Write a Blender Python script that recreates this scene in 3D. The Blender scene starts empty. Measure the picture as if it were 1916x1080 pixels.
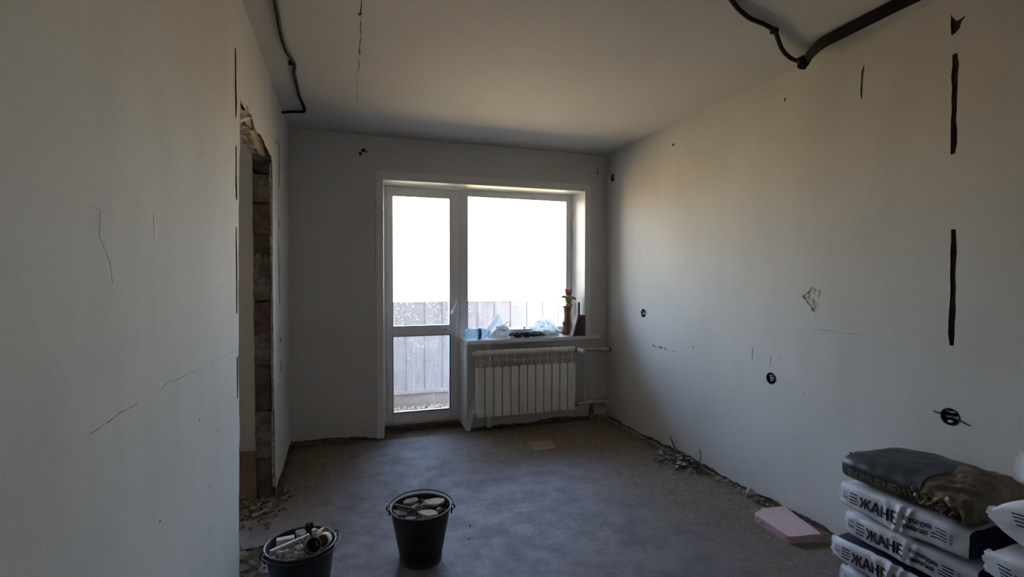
import bpy, bmesh, math, random
from mathutils import Vector, Matrix, noise
from mathutils.geometry import tessellate_polygon

S = bpy.context.scene
COL = S.collection
PI = math.pi

# ------------------------------------------------------------------ camera
F_PX, YAW, PITCH, ROLL, CAM_H = 947.36, 0.3229, 0.02165, 0.00153, 1.3335
XL, XR, YB, H = -0.3954, 2.3879, 4.2949, 2.5        # room shell: left, right, back, height
Y0, XO = -3.6, -3.0                                  # wall behind the camera, far side of the adjoining room
fw = Vector((math.sin(YAW)*math.cos(PITCH), math.cos(YAW)*math.cos(PITCH), -math.sin(PITCH)))
rt = Vector((math.cos(YAW), -math.sin(YAW), 0.0))
up = rt.cross(fw)
r2 = rt*math.cos(ROLL) + up*math.sin(ROLL)
u2 = up*math.cos(ROLL) - rt*math.sin(ROLL)
cd = bpy.data.cameras.new('camera')
cd.sensor_fit = 'HORIZONTAL'
cd.sensor_width = 36.0
cd.lens = F_PX*36.0/1916.0
cd.clip_start = 0.02
cam = bpy.data.objects.new('camera', cd)
m3 = Matrix((r2, u2, -fw)).transposed()
cam.matrix_world = Matrix.Translation((0, 0, CAM_H)) @ m3.to_4x4()
COL.objects.link(cam)
S.camera = cam

# ------------------------------------------------------------------ world, sun, exposure
W = bpy.data.worlds.new('sky')
S.world = W
W.use_nodes = True
wn = W.node_tree
wn.nodes.clear()
w_out = wn.nodes.new('ShaderNodeOutputWorld')
w_bg = wn.nodes.new('ShaderNodeBackground')
w_tc = wn.nodes.new('ShaderNodeTexCoord')
w_sep = wn.nodes.new('ShaderNodeSeparateXYZ')
w_map = wn.nodes.new('ShaderNodeMapRange')
w_map.inputs['From Min'].default_value = -1.0
w_map.inputs['From Max'].default_value = 1.0
w_rmp = wn.nodes.new('ShaderNodeValToRGB')
cr = w_rmp.color_ramp
cr.elements[0].position = 0.0
cr.elements[0].color = (0.55, 0.41, 0.24, 1)
cr.elements[1].position = 1.0
cr.elements[1].color = (0.30, 0.46, 0.90, 1)
for pos, c in ((0.49, (0.88, 0.66, 0.38, 1)), (0.503, (1.0, 0.92, 0.76, 1)), (0.55, (0.80, 0.90, 1.0, 1)), (0.72, (0.44, 0.63, 1.0, 1))):
    e = cr.elements.new(pos)
    e.color = c
wn.links.new(w_tc.outputs['Generated'], w_sep.inputs[0])
wn.links.new(w_sep.outputs['Z'], w_map.inputs['Value'])
wn.links.new(w_map.outputs[0], w_rmp.inputs[0])
wn.links.new(w_rmp.outputs[0], w_bg.inputs['Color'])
w_bg.inputs['Strength'].default_value = 6.0
wn.links.new(w_bg.outputs[0], w_out.inputs[0])

S.view_settings.view_transform = 'Standard'
S.view_settings.look = 'None'
S.view_settings.gamma = 1.0
S.view_settings.use_curve_mapping = False
S.view_settings.exposure = 1.58
S.cycles.max_bounces = 7
S.cycles.diffuse_bounces = 5
S.cycles.adaptive_threshold = 0.05
S.cycles.transparent_max_bounces = 16

# ------------------------------------------------------------------ helpers
class MB:
    """collects vertices and faces of one mesh"""
    def __init__(self):
        self.v = []
        self.f = []
        self.m = []

    def add(self, vs, fs, M=None, mi=0):
        o = len(self.v)
        for q in vs:
            q = Vector(q)
            self.v.append(M @ q if M is not None else q)
        for t in fs:
            self.f.append([i+o for i in t])
            self.m.append(mi)
        return self

    def box(self, x0, x1, y0, y1, z0, z1, bevel=0.0, M=None, mi=0):
        x0, x1 = min(x0, x1), max(x0, x1)
        y0, y1 = min(y0, y1), max(y0, y1)
        z0, z1 = min(z0, z1), max(z0, z1)
        b = min(bevel, (x1-x0)*.45, (y1-y0)*.45, (z1-z0)*.45)
        if b <= 0:
            vs = [(x, y, z) for x in (x0, x1) for y in (y0, y1) for z in (z0, z1)]
            fs = [(0, 1, 3, 2), (4, 6, 7, 5), (0, 4, 5, 1), (2, 3, 7, 6), (0, 2, 6, 4), (1, 5, 7, 3)]
            return self.add(vs, fs, M, mi)
        bm = bmesh.new()
        bmesh.ops.create_cube(bm, size=1.0)
        for q in bm.verts:
            q.co = Vector(((x0+x1)/2+q.co.x*(x1-x0), (y0+y1)/2+q.co.y*(y1-y0), (z0+z1)/2+q.co.z*(z1-z0)))
        bmesh.ops.bevel(bm, geom=bm.edges[:], offset=b, segments=2, affect='EDGES', profile=0.6)
        bm.verts.index_update()
        self.add([q.co.copy() for q in bm.verts], [[q.index for q in t.verts] for t in bm.faces], M, mi)
        bm.free()
        return self

    def tube(self, pts, r, n=10, cap=True, M=None, mi=0, closed=False):
        pts = [Vector(q) for q in pts]
        rs = r if isinstance(r, (list, tuple)) else [r]*len(pts)
        vs, fs = [], []
        prev = None
        k = len(pts)
        for i, q in enumerate(pts):
            if closed:
                t = pts[(i+1) % k] - pts[i-1]
            else:
                t = pts[min(i+1, k-1)] - pts[max(i-1, 0)]
            t.normalize()
            if prev is None:
                a = Vector((0, 0, 1)) if abs(t.z) < .9 else Vector((1, 0, 0))
                nrm = (a - t*a.dot(t)).normalized()
            else:
                nrm = prev - t*prev.dot(t)
                nrm = nrm.normalized() if nrm.length > 1e-6 else prev
            prev = nrm
            bn = t.cross(nrm)
            for j in range(n):
                an = 2*PI*j/n
                vs.append(q + nrm*(math.cos(an)*rs[i]) + bn*(math.sin(an)*rs[i]))
        for i in range(k if closed else k-1):
            i2 = (i+1) % k
            for j in range(n):
                j2 = (j+1) % n
                fs.append((i*n+j, i*n+j2, i2*n+j2, i2*n+j))
        if cap and not closed:
            fs.append(list(range(n))[::-1])
            fs.append([(k-1)*n+j for j in range(n)])
        return self.add(vs, fs, M, mi)

    def lathe(self, prof, n=32, M=None, mi=0, cap0=False, cap1=False):
        vs, fs = [], []
        for (r, z) in prof:
            for j in range(n):
                a = 2*PI*j/n
                vs.append((r*math.cos(a), r*math.sin(a), z))
        for i in range(len(prof)-1):
            for j in range(n):
                j2 = (j+1) % n
                fs.append((i*n+j, i*n+j2, (i+1)*n+j2, (i+1)*n+j))
        if cap0:
            fs.append(list(range(n))[::-1])
        if cap1:
            fs.append([(len(prof)-1)*n+j for j in range(n)])
        return self.add(vs, fs, M, mi)

    def prism(self, poly, z0, z1, M=None, mi=0):
        """2D polygon (x, y) extruded from z0 to z1"""
        n = len(poly)
        tri = tessellate_polygon([[Vector((a, b, 0)) for a, b in poly]])
        vs = [(a, b, z0) for a, b in poly] + [(a, b, z1) for a, b in poly]
        fs = [tuple(t)[::-1] for t in tri] + [tuple(i+n for i in t) for t in tri]
        fs += [(i, (i+1) % n, (i+1) % n+n, i+n) for i in range(n)]
        return self.add(vs, fs, M, mi)

    def rock(self, sx, sy, sz, seed, M=None, mi=0, rough=.22, n=14, flat=False):
        """irregular broken piece: convex hull of random points"""
        rd = random.Random(seed)
        bm = bmesh.new()
        for i in range(n):
            d = Vector((rd.gauss(0, 1), rd.gauss(0, 1), rd.gauss(0, 1))).normalized()
            if flat:
                d.z = math.copysign(.5, d.z)*(1+rd.uniform(-.15, .15))
                q = math.hypot(d.x, d.y) or 1
                d.x, d.y = d.x/q*.5, d.y/q*.5
                k = 1 - rd.random()*rough
                d.x *= k
                d.y *= k
            else:
                d *= .5*(1 - rd.random()*rough)
            bm.verts.new((d.x*sx, d.y*sy, d.z*sz))
        r = bmesh.ops.convex_hull(bm, input=bm.verts[:])
        bmesh.ops.delete(bm, geom=[g for g in r['geom_interior'] if isinstance(g, bmesh.types.BMVert)], context='VERTS')
        bm.verts.index_update()
        self.add([q.co.copy() for q in bm.verts], [[q.index for q in t.verts] for t in bm.faces], M, mi)
        bm.free()
        return self

    def mesh(self, name, mats, smooth=False):
        me = bpy.data.meshes.new(name)
        me.from_pydata([tuple(q) for q in self.v], [], self.f)
        for mm in (mats if isinstance(mats, (list, tuple)) else [mats]):
            me.materials.append(mm)
        if any(self.m):
            me.polygons.foreach_set('material_index', self.m)
        bm = bmesh.new()
        bm.from_mesh(me)
        bmesh.ops.recalc_face_normals(bm, faces=bm.faces[:])
        if smooth:
            for e in bm.edges:
                if len(e.link_faces) == 2:
                    e.smooth = e.calc_face_angle(0) < math.radians(38)
            for q in bm.faces:
                q.smooth = True
        bm.to_mesh(me)
        bm.free()
        me.update()
        return me

    def build(self, name, mats, parent=None, smooth=False, loc=None):
        o = bpy.data.objects.new(name, self.mesh(name, mats, smooth))
        COL.objects.link(o)
        if parent is not None:
            o.parent = parent
        if loc is not None:
            o.location = loc
        return o


def tag(o, label=None, cat=None, group=None, kind=None):
    if label:
        o['label'] = label
    if cat:
        o['category'] = cat
    if group:
        o['group'] = group
    if kind:
        o['kind'] = kind
    return o


def empty(name, loc=(0, 0, 0), rot=(0, 0, 0)):
    o = bpy.data.objects.new(name, None)
    o.empty_display_size = .1
    o.location = loc
    o.rotation_euler = rot
    COL.objects.link(o)
    return o


def place(mesh, name, parent=None, M=None):
    o = bpy.data.objects.new(name, mesh)
    COL.objects.link(o)
    if parent is not None:
        o.parent = parent
    if M is not None:
        o.matrix_basis = M
    return o


def TR(loc, rx=0, ry=0, rz=0, sc=None):
    M = Matrix.Translation(loc) @ Matrix.Rotation(rz, 4, 'Z') @ Matrix.Rotation(ry, 4, 'Y') @ Matrix.Rotation(rx, 4, 'X')
    if sc:
        M = M @ Matrix.Diagonal((sc[0], sc[1], sc[2], 1))
    return M


def jag(pts, amp, seg, seed, axis=None):
    """subdivide a polyline and roughen it; end points stay"""
    rd = random.Random(seed)
    out = [pts[0]]
    for a, b in zip(pts, pts[1:]):
        L = math.dist(a, b)
        n = max(1, int(L/seg))
        dx, dy = (b[0]-a[0])/max(L, 1e-6), (b[1]-a[1])/max(L, 1e-6)
        w = 0
        for i in range(1, n+1):
            t = i/n
            if i < n:
                w = w*.6 + rd.uniform(-amp, amp)
                out.append((a[0]+(b[0]-a[0])*t - dy*w, a[1]+(b[1]-a[1])*t + dx*w))
            else:
                out.append(b)
    return out


def ring(cx, cy, ra, rb, n=24, wob=0, seed=0):
    rd = random.Random(seed)
    return [(cx+ra*math.cos(2*PI*i/n)*(1+rd.uniform(-wob, wob)), cy+rb*math.sin(2*PI*i/n)*(1+rd.uniform(-wob, wob))) for i in range(n)]


def strip(pts, w, seed=0, wob=.5, end=.35):
    """thin closed outline along a polyline (crack, scratch, chase)"""
    rd = random.Random(seed)
    L, R = [], []
    for i, q in enumerate(pts):
        a, b = pts[max(i-1, 0)], pts[min(i+1, len(pts)-1)]
        d = math.dist(a, b) or 1
        nx, ny = -(b[1]-a[1])/d, (b[0]-a[0])/d
        k = w/2*(1+rd.uniform(-wob, wob))
        if i in (0, len(pts)-1):
            k *= end
        L.append((q[0]+nx*k, q[1]+ny*k))
        R.append((q[0]-nx*k, q[1]-ny*k))
    return L + R[::-1]


def sheet(name, outer, holes, mapf, mt, kind='structure'):
    """flat wall face with real recesses. holes: (partname, loop, depth, material, label)"""
    loops = [outer] + [h[1] for h in holes]
    flat = [q for lp in loops for q in lp]
    tri = tessellate_polygon([[Vector((a, b, 0)) for a, b in lp] for lp in loops])
    mb = MB()
    mb.add([mapf(a, b, 0) for a, b in flat], [tuple(t) for t in tri if len(set(t)) == 3])
    o = mb.build(name, mt)
    if kind:
        o['kind'] = kind
    for (pn, lp, dep, hm, lab) in holes:
        if pn is None:
            continue
        n = len(lp)
        h = MB()
        vs = [mapf(a, b, 0) for a, b in lp] + [mapf(a, b, dep) for a, b in lp]
        fs = [(i, (i+1) % n, (i+1) % n+n, i+n) for i in range(n)]
        fs += [tuple(i+n for i in t) for t in tessellate_polygon([[Vector((a, b, 0)) for a, b in lp]])]
        h.add(vs, fs)
        c = h.build(pn, hm, o)
        if lab:
            c['label'] = lab
    return o


# ------------------------------------------------------------------ materials
def nt(name):
    m = bpy.data.materials.new(name)
    m.use_nodes = True
    t = m.node_tree
    b = t.nodes.get('Principled BSDF')
    return m, t, b


def _noise(t, tc, scale, detail=4, rough=.6, stretch=None, w=0):
    n = t.nodes.new('ShaderNodeTexNoise')
    n.inputs['Scale'].default_value = scale
    n.inputs['Detail'].default_value = detail
    n.inputs['Roughness'].default_value = rough
    mp = t.nodes.new('ShaderNodeMapping')
    mp.inputs['Location'].default_value = (w*3.1, w*1.7, w*2.3)
    if stretch:
        mp.inputs['Scale'].default_value = stretch
    t.links.new(tc.outputs['Object'], mp.inputs[0])
    t.links.new(mp.outputs[0], n.inputs['Vector'])
    return n.outputs['Fac']


def _ramp(t, src, p0, p1, lo=0.0, hi=1.0):
    n = t.nodes.new('ShaderNodeMapRange')
    n.interpolation_type = 'SMOOTHSTEP'
    n.inputs['From Min'].default_value = p0
    n.inputs['From Max'].default_value = p1
    n.inputs['To Min'].default_value = lo
    n.inputs['To Max'].default_value = hi
    t.links.new(src, n.inputs['Value'])
    return n.outputs[0]


def _mix(t, fac, a, b, mode='MIX'):
    n = t.nodes.new('ShaderNodeMix')
    n.data_type = 'RGBA'
    n.blend_type = mode
    for s, val in ((n.inputs['Factor'], fac), (n.inputs['A'], a), (n.inputs['B'], b)):
        if isinstance(val, (int, float)):
            s.default_value = val
        elif isinstance(val, (tuple, list)):
            s.default_value = tuple(val)[:3] + (1,)
        else:
            t.links.new(val, s)
    return n.outputs['Result']


def _math(t, op, a, b=None):
    n = t.nodes.new('ShaderNodeMath')
    n.operation = op
    for i, val in enumerate((a, b)):
        if val is None:
            continue
        if isinstance(val, (int, float)):
            n.inputs[i].default_value = val
        else:
            t.links.new(val, n.inputs[i])
    return n.outputs[0]


def _bump(t, b, h, strength, dist=.01):
    n = t.nodes.new('ShaderNodeBump')
    n.inputs['Strength'].default_value = strength
    n.inputs['Distance'].default_value = dist
    t.links.new(h, n.inputs['Height'])
    t.links.new(n.outputs[0], b.inputs['Normal'])


def simple(name, c1, c2=None, rough=.6, scale=12, bump=0, metal=0, spec=.4, detail=5, w=0, stretch=None, lo=.35, hi=.65):
    m, t, b = nt(name)
    tc = t.nodes.new('ShaderNodeTexCoord')
    n = _noise(t, tc, scale, detail, w=w, stretch=stretch)
    c2 = c2 or tuple(x*.8 for x in c1)
    t.links.new(_mix(t, _ramp(t, n, lo, hi), c1, c2), b.inputs['Base Color'])
    b.inputs['Roughness'].default_value = rough
    b.inputs['Metallic'].default_value = metal
    b.inputs['Specular IOR Level'].default_value = spec
    if bump:
        _bump(t, b, n, bump)
    return m


def plaster(name, base, smudge, w=0, smear=(1, 1, .35), specks=.5, rough=.75, spec=.25):
    m, t, b = nt(name)
    tc = t.nodes.new('ShaderNodeTexCoord')
    big = _ramp(t, _noise(t, tc, 1.1, 4, .55, w=w), .3, .75)
    med = _ramp(t, _noise(t, tc, 4.5, 6, .65, stretch=smear, w=w+2), .42, .72)
    fine = _noise(t, tc, 160, 3, .7, w=w)
    col = _mix(t, _math(t, 'MULTIPLY', big, .6), base, smudge)
    col = _mix(t, _math(t, 'MULTIPLY', med, .28), col, smudge)
    vor = t.nodes.new('ShaderNodeTexVoronoi')
    vor.inputs['Scale'].default_value = 7.0
    t.links.new(tc.outputs['Object'], vor.inputs['Vector'])
    sp = _ramp(t, vor.outputs['Distance'], .012, .03, 1, 0)
    pick = _ramp(t, vor.outputs['Color'], .62, .66)
    dark = _math(t, 'MULTIPLY', _math(t, 'MULTIPLY', sp, pick), specks)
    col = _mix(t, dark, col, (.05, .045, .04))
    col = _mix(t, .06, col, fine)
    t.links.new(col, b.inputs['Base Color'])
    b.inputs['Roughness'].default_value = rough
    b.inputs['Specular IOR Level'].default_value = spec
    hgt = _math(t, 'ADD', _math(t, 'MULTIPLY', _noise(t, tc, 9, 6, .7, w=w), .8), _math(t, 'MULTIPLY', fine, .12))
    _bump(t, b, hgt, .18, .012)
    return m


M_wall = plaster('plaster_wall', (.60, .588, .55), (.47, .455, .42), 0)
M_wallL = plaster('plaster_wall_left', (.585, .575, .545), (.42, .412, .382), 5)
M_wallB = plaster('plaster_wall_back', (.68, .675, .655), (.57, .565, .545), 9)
M_ceil = plaster('ceiling_paint', (.57, .565, .54), (.52, .515, .49), 3, smear=(1, 1, 1), specks=.15)
M_core = simple('broken_masonry', (.16, .128, .105), (.085, .068, .056), .95, 14, .6)
M_core2 = simple('broken_mortar', (.31, .275, .245), (.16, .135, .118), .95, 18, .7, w=4)
M_brick = simple('red_brown_masonry', (.21, .15, .125), (.12, .088, .074), .95, 22, .6, w=6)
M_crack = simple('crack_dark', (.06, .05, .045), (.03, .026, .024), .95, 30)
M_crackl = simple('crack_grey', (.34, .33, .31), (.16, .15, .14), .95, 40)
M_scuff = simple('flaked_patch', (.30, .265, .225), (.60, .58, .545), .9, 55, .2, lo=.42, hi=.58)
M_groove = simple('chase_brown', (.095, .062, .060), (.05, .034, .036), .95, 25, .4)
M_slot = simple('slot_dark', (.10, .095, .085), (.05, .045, .04), .95, 25)
M_pvc = simple('white_upvc', (.84, .85, .87), (.80, .81, .83), .32, 3, spec=.5)
M_pvc2 = simple('white_plastic_panel', (.85, .85, .83), (.80, .80, .78), .4, 3, spec=.5)
M_seal = simple('rubber_seal', (.03, .03, .032), None, .6, 20)
M_rad = simple('radiator_enamel', (.84, .825, .77), (.80, .785, .73), .38, 6, spec=.5)
M_midgrey = simple('mid_grey', (.42, .41, .39), None, .6, 10)  # plain mid-grey for glazing seals, small prints, maker plate and rod
M_pipe = simple('painted_pipe', (.60, .585, .53), (.50, .48, .43), .45, 10)
M_steel = simple('zinc_fitting', (.32, .31, .29), None, .4, 20, metal=.8)
M_wood = simple('raw_wood', (.30, .22, .15), (.20, .14, .095), .8, 8, .25, stretch=(1, 1, 8))
M_woodd = simple('old_wood', (.16, .115, .08), (.085, .06, .045), .85, 14, .3)
M_cable = simple('black_conduit', (.010, .009, .013), (.006, .006, .008), .65, 30, spec=.12)
M_pink = simple('pink_foam', (.62, .45, .44), (.56, .40, .39), .8, 40, .1)
M_pinkd = simple('pink_foam_edge', (.50, .29, .305), (.43, .24, .26), .85, 30, .3)
M_bucket = simple('galvanised_dark', (.034, .033, .036), (.016, .015, .017), .5, 12, .1, metal=.25)
M_bucket2 = simple('dark_blue_plastic', (.030, .040, .050), (.020, .026, .034), .42, 9, .05)
M_rim = simple('worn_metal_rim', (.19, .17, .145), (.08, .072, .065), .5, 30, metal=.5)
M_plast = simple('plaster_lump', (.64, .60, .51), (.48, .44, .365), .95, 30, .4)
M_plasty = simple('yellowish_plaster', (.56, .50, .36), (.38, .33, .23), .95, 30, .4, w=3)
M_chipw = simple('white_chip', (.70, .68, .63), (.55, .53, .48), .9, 25, .3)
M_rubble = simple('rubble_dust', (.27, .235, .195), (.12, .102, .085), .95, 26, .6)
M_rubl = simple('rubble_light', (.46, .43, .38), (.26, .235, .20), .95, 26, .5, w=2)
M_black = simple('matt_black', (.016, .015, .017), None, .7, 20)
M_print = simple('navy_print', (.020, .020, .045), (.014, .014, .032), .6, 20)
M_gold = simple('gold_print', (.26, .20, .10), (.17, .135, .075), .6, 60)
M_sealw = simple('socket_plaster', (.66, .65, .62), (.45, .44, .42), .9, 60, .4)


def floor_material(name, lino):
    m, t, b = nt(name)
    tc = t.nodes.new('ShaderNodeTexCoord')
    sep = t.nodes.new('ShaderNodeSeparateXYZ')
    t.links.new(tc.outputs['Object'], sep.inputs[0])
    fine = _noise(t, tc, 34, 8, .75)
    mid = _noise(t, tc, 6.5, 6, .65, w=2)
    big = _noise(t, tc, 1.7, 4, .6, w=4)
    if lino:
        col = _mix(t, _ramp(t, mid, .35, .65), (.200, .176, .170), (.135, .116, .113))
        # printed joints every 20 cm, worn away in patches
        def lines(sock, off):
            fr = _math(t, 'FRACT', _math(t, 'DIVIDE', _math(t, 'ADD', sock, off), .2))
            d = _math(t, 'ABSOLUTE', _math(t, 'SUBTRACT', fr, .5))
            return _ramp(t, d, .008, .018, 1, 0)
        ln = _math(t, 'MAXIMUM', lines(sep.outputs['X'], .07+2), lines(sep.outputs['Y'], .05+4))
        ln = _math(t, 'MULTIPLY', ln, _ramp(t, _noise(t, tc, 5, 5, .7, w=7), .50, .70, 0, .34))
        col = _mix(t, ln, col, (.40, .385, .39))
    else:
        col = _mix(t, _ramp(t, mid, .35, .65), (.165, .138, .108), (.095, .079, .062))
    # settled brown dirt: along the right wall, in the window corner, beside the left wall
    def near(xs, ys, x0, y0, rx, ry):
        a = _math(t, 'DIVIDE', _math(t, 'SUBTRACT', xs, x0), rx)
        c = _math(t, 'DIVIDE', _math(t, 'SUBTRACT', ys, y0), ry)
        d = _math(t, 'SQRT', _math(t, 'ADD', _math(t, 'MULTIPLY', a, a), _math(t, 'MULTIPLY', c, c)))
        d = _math(t, 'ADD', d, _math(t, 'MULTIPLY', _math(t, 'SUBTRACT', mid, .5), 1.1))
        return _ramp(t, d, .55, 1.15, 1, 0)
    X, Y = sep.outputs['X'], sep.outputs['Y']
    dirt = _math(t, 'MAXIMUM', near(X, Y, 2.6, 3.1, 1.15, 2.2), near(X, Y, 1.85, 4.3, 1.4, 1.2))
    dirt = _math(t, 'MAXIMUM', dirt, near(X, Y, -.45, 3.8, .75, 1.0))
    dirt = _math(t, 'MULTIPLY', dirt, .92)
    col = _mix(t, dirt, col, _mix(t, _ramp(t, fine, .35, .7), (.125, .096, .064), (.215, .175, .125)))
    # pale plaster dust and scuffs
    dust = _ramp(t, _noise(t, tc, 15, 10, .85, stretch=(.6, 1.3, 1), w=11), .52, .74)
    dust = _math(t, 'MULTIPLY', dust, _ramp(t, big, .36, .62, .30, .9))
    col = _mix(t, dust, col, (.36, .34, .31))
    vor = t.nodes.new('ShaderNodeTexVoronoi')
    vor.inputs['Scale'].default_value = 17.0
    t.links.new(tc.outputs['Object'], vor.inputs['Vector'])
    sp = _math(t, 'MULTIPLY', _ramp(t, vor.outputs['Distance'], .03, .09, 1, 0), _ramp(t, vor.outputs['Color'], .52, .56))
    col = _mix(t, _math(t, 'MULTIPLY', sp, .7), col, (.48, .45, .41))
    t.links.new(col, b.inputs['Base Color'])
    rg = _ramp(t, mid, .3, .7, .50 if lino else .8, .66 if lino else .95)
    t.links.new(_math(t, 'MAXIMUM', rg, _math(t, 'MULTIPLY', dirt, .9)), b.inputs['Roughness'])
    b.inputs['Specular IOR Level'].default_value = .28 if lino else .15
    _bump(t, b, _math(t, 'ADD', fine, _math(t, 'MULTIPLY', mid, .5)), .30 if lino else .6, .012)
    return m


M_floor = floor_material('screed_floor', False)
M_lino = floor_material('linoleum', True)


def glass_material(name, tint, dirt):
    m = bpy.data.materials.new(name)
    m.use_nodes = True
    t = m.node_tree
    t.nodes.clear()
    out = t.nodes.new('ShaderNodeOutputMaterial')
    tr = t.nodes.new('ShaderNodeBsdfTransparent')
    tr.inputs[0].default_value = tuple(tint) + (1,)
    gl = t.nodes.new('ShaderNodeBsdfGlossy')
    gl.inputs['Roughness'].default_value = .02
    fr = t.nodes.new('ShaderNodeFresnel')
    fr.inputs[0].default_value = 1.35
    mx = t.nodes.new('ShaderNodeMixShader')
    t.links.new(fr.outputs[0], mx.inputs[0])
    t.links.new(tr.outputs[0], mx.inputs[1])
    t.links.new(gl.outputs[0], mx.inputs[2])
    tc = t.nodes.new('ShaderNodeTexCoord')
    vor = t.nodes.new('ShaderNodeTexVoronoi')
    vor.inputs['Scale'].default_value = 40.0
    t.links.new(tc.outputs['Object'], vor.inputs['Vector'])
    sp = _math(t, 'MULTIPLY', _ramp(t, vor.outputs['Distance'], .10, .22, 1, 0), _ramp(t, vor.outputs['Color'], .50, .56))
    run = _ramp(t, _noise(t, tc, 7, 5, .7, stretch=(3, 3, .5)), .60, .78, 0, .35)
    df = t.nodes.new('ShaderNodeBsdfTranslucent')
    df.inputs[0].default_value = (.85, .85, .85, 1)
    mx2 = t.nodes.new('ShaderNodeMixShader')
    t.links.new(_math(t, 'MULTIPLY', _math(t, 'MAXIMUM', sp, run), dirt), mx2.inputs[0])
    t.links.new(mx.outputs[0], mx2.inputs[1])
    t.links.new(df.outputs[0], mx2.inputs[2])
    t.links.new(mx2.outputs[0], out.inputs[0])
    return m


M_glass = glass_material('window_glass', (.97, .98, .98), .55)


def film_material(name, col, alpha):
    m = bpy.data.materials.new(name)
    m.use_nodes = True
    t = m.node_tree
    b = t.nodes.get('Principled BSDF')
    out = t.nodes.get('Material Output')
    b.inputs['Base Color'].default_value = tuple(col) + (1,)
    b.inputs['Roughness'].default_value = .3
    tl = t.nodes.new('ShaderNodeBsdfTranslucent')
    tl.inputs[0].default_value = tuple(col) + (1,)
    tr = t.nodes.new('ShaderNodeBsdfTransparent')
    a = t.nodes.new('ShaderNodeMixShader')
    a.inputs[0].default_value = .5
    t.links.new(b.outputs[0], a.inputs[1])
    t.links.new(tl.outputs[0], a.inputs[2])
    c = t.nodes.new('ShaderNodeMixShader')
    tc = t.nodes.new('ShaderNodeTexCoord')
    t.links.new(_ramp(t, _noise(t, tc, 30, 4, .6), .3, .7, alpha-.15, alpha+.15), c.inputs[0])
    t.links.new(tr.outputs[0], c.inputs[1])
    t.links.new(a.outputs[0], c.inputs[2])
    t.links.new(c.outputs[0], out.inputs[0])
    return m


M_bagfilm = film_material('clear_bag_film', (.86, .87, .88), .62)
M_blue = film_material('blue_bottle_plastic', (.56, .76, .88), .72)
M_mask = film_material('mask_fabric', (.86, .86, .84), .97)
M_maskg = film_material('mask_fabric_grey', (.74, .73, .70), .97)
# ------------------------------------------------------------------ floor
g = MB()
N = 60
def fz(x, y):
    return .006*noise.noise(Vector((x*3, y*3, 0))) - .004
vs, fs = [], []
xa, xb, ya, yb = XO, XR+.05, Y0, YB+.02
for i in range(N+1):
    for j in range(N+1):
        x, y = xa+(xb-xa)*i/N, ya+(yb-ya)*j/N
        vs.append((x, y, fz(x, y)))
for i in range(N):
    for j in range(N):
        a = i*(N+1)+j
        fs.append((a, a+N+1, a+N+2, a+1))
g.add(vs, fs)
# doorway threshold part under the balcony opening
g.box(.30, 1.05, YB-.02, YB+.34, -.12, -.006)
floor = g.build('floor', M_floor, smooth=True)
floor['kind'] = 'structure'

edge_l = jag([(-.37, .2), (-.365, 2.60), (-.372, 3.0), (-.36, 3.26), (-.345, 3.6), (-.35, 4.18)], .008, .06, 3)
edge_b = jag([(-.35, 4.18), (.26, 4.19), (.6, 4.22), (1.05, 4.20), (1.9, 4.22), (2.27, 4.20)], .012, .07, 4)
edge_r = jag([(2.27, 4.20), (2.26, 3.4), (2.30, 2.6), (2.29, 1.6), (2.30, .2)], .012, .07, 5)
lino_poly = edge_l + edge_b[1:] + edge_r[1:]
MB().prism(lino_poly, .0, .006).build('linoleum', M_lino, floor)['label'] = 'worn blue-grey linoleum sheet printed with square joints'
# lino strip reaching through the doorway
MB().prism(jag([(-.372, 2.74), (-.47, 2.73), (-.49, 2.78), (-.58, 3.02), (-.46, 3.10), (-.40, 3.20), (-.372, 3.16), (-.372, 2.74)], .006, .05, 8)[:-1], .0, .005).build('linoleum', M_lino, floor)

# ------------------------------------------------------------------ ceiling
crk = jag([(.081, 2.05), (.081, 2.246), (.083, 2.373), (.086, 2.457), (.087, 2.653), (.088, 2.848), (.088, 3.073)], .004, .035, 21)
crk2 = jag([(.089, 3.15), (.092, 3.336), (.098, 3.55)], .003, .05, 22)
holes = [('crack', strip(crk, .0042, 1, .9), .004, M_crackl, None),
         ('crack', strip(crk2, .0028, 2, .9), .003, M_crackl, None)]
ceil = sheet('ceiling', [(XO, Y0), (XR, Y0), (XR, YB), (XO, YB)], holes, lambda a, b, d: (a, b, H+d), M_ceil)
h = MB()
h.rock(.022, .032, .008, 5)
c = h.build('chip', M_crack, ceil, loc=(.079, 2.365, H))
h = MB().box(XO-.1, XR+.3, Y0-.1, YB+.35, H+.02, H+.2)
c = h.build('ceiling_slab', M_core2, ceil)
# hairline seam between ceiling and back wall
MB().tube([(x, YB-.004, H-.012+.004*noise.noise(Vector((x*5, 0, 0)))) for x in [XL+.02+i*.06 for i in range(46)]], .003, 5).build('seam_bead', M_ceil, ceil)

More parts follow.
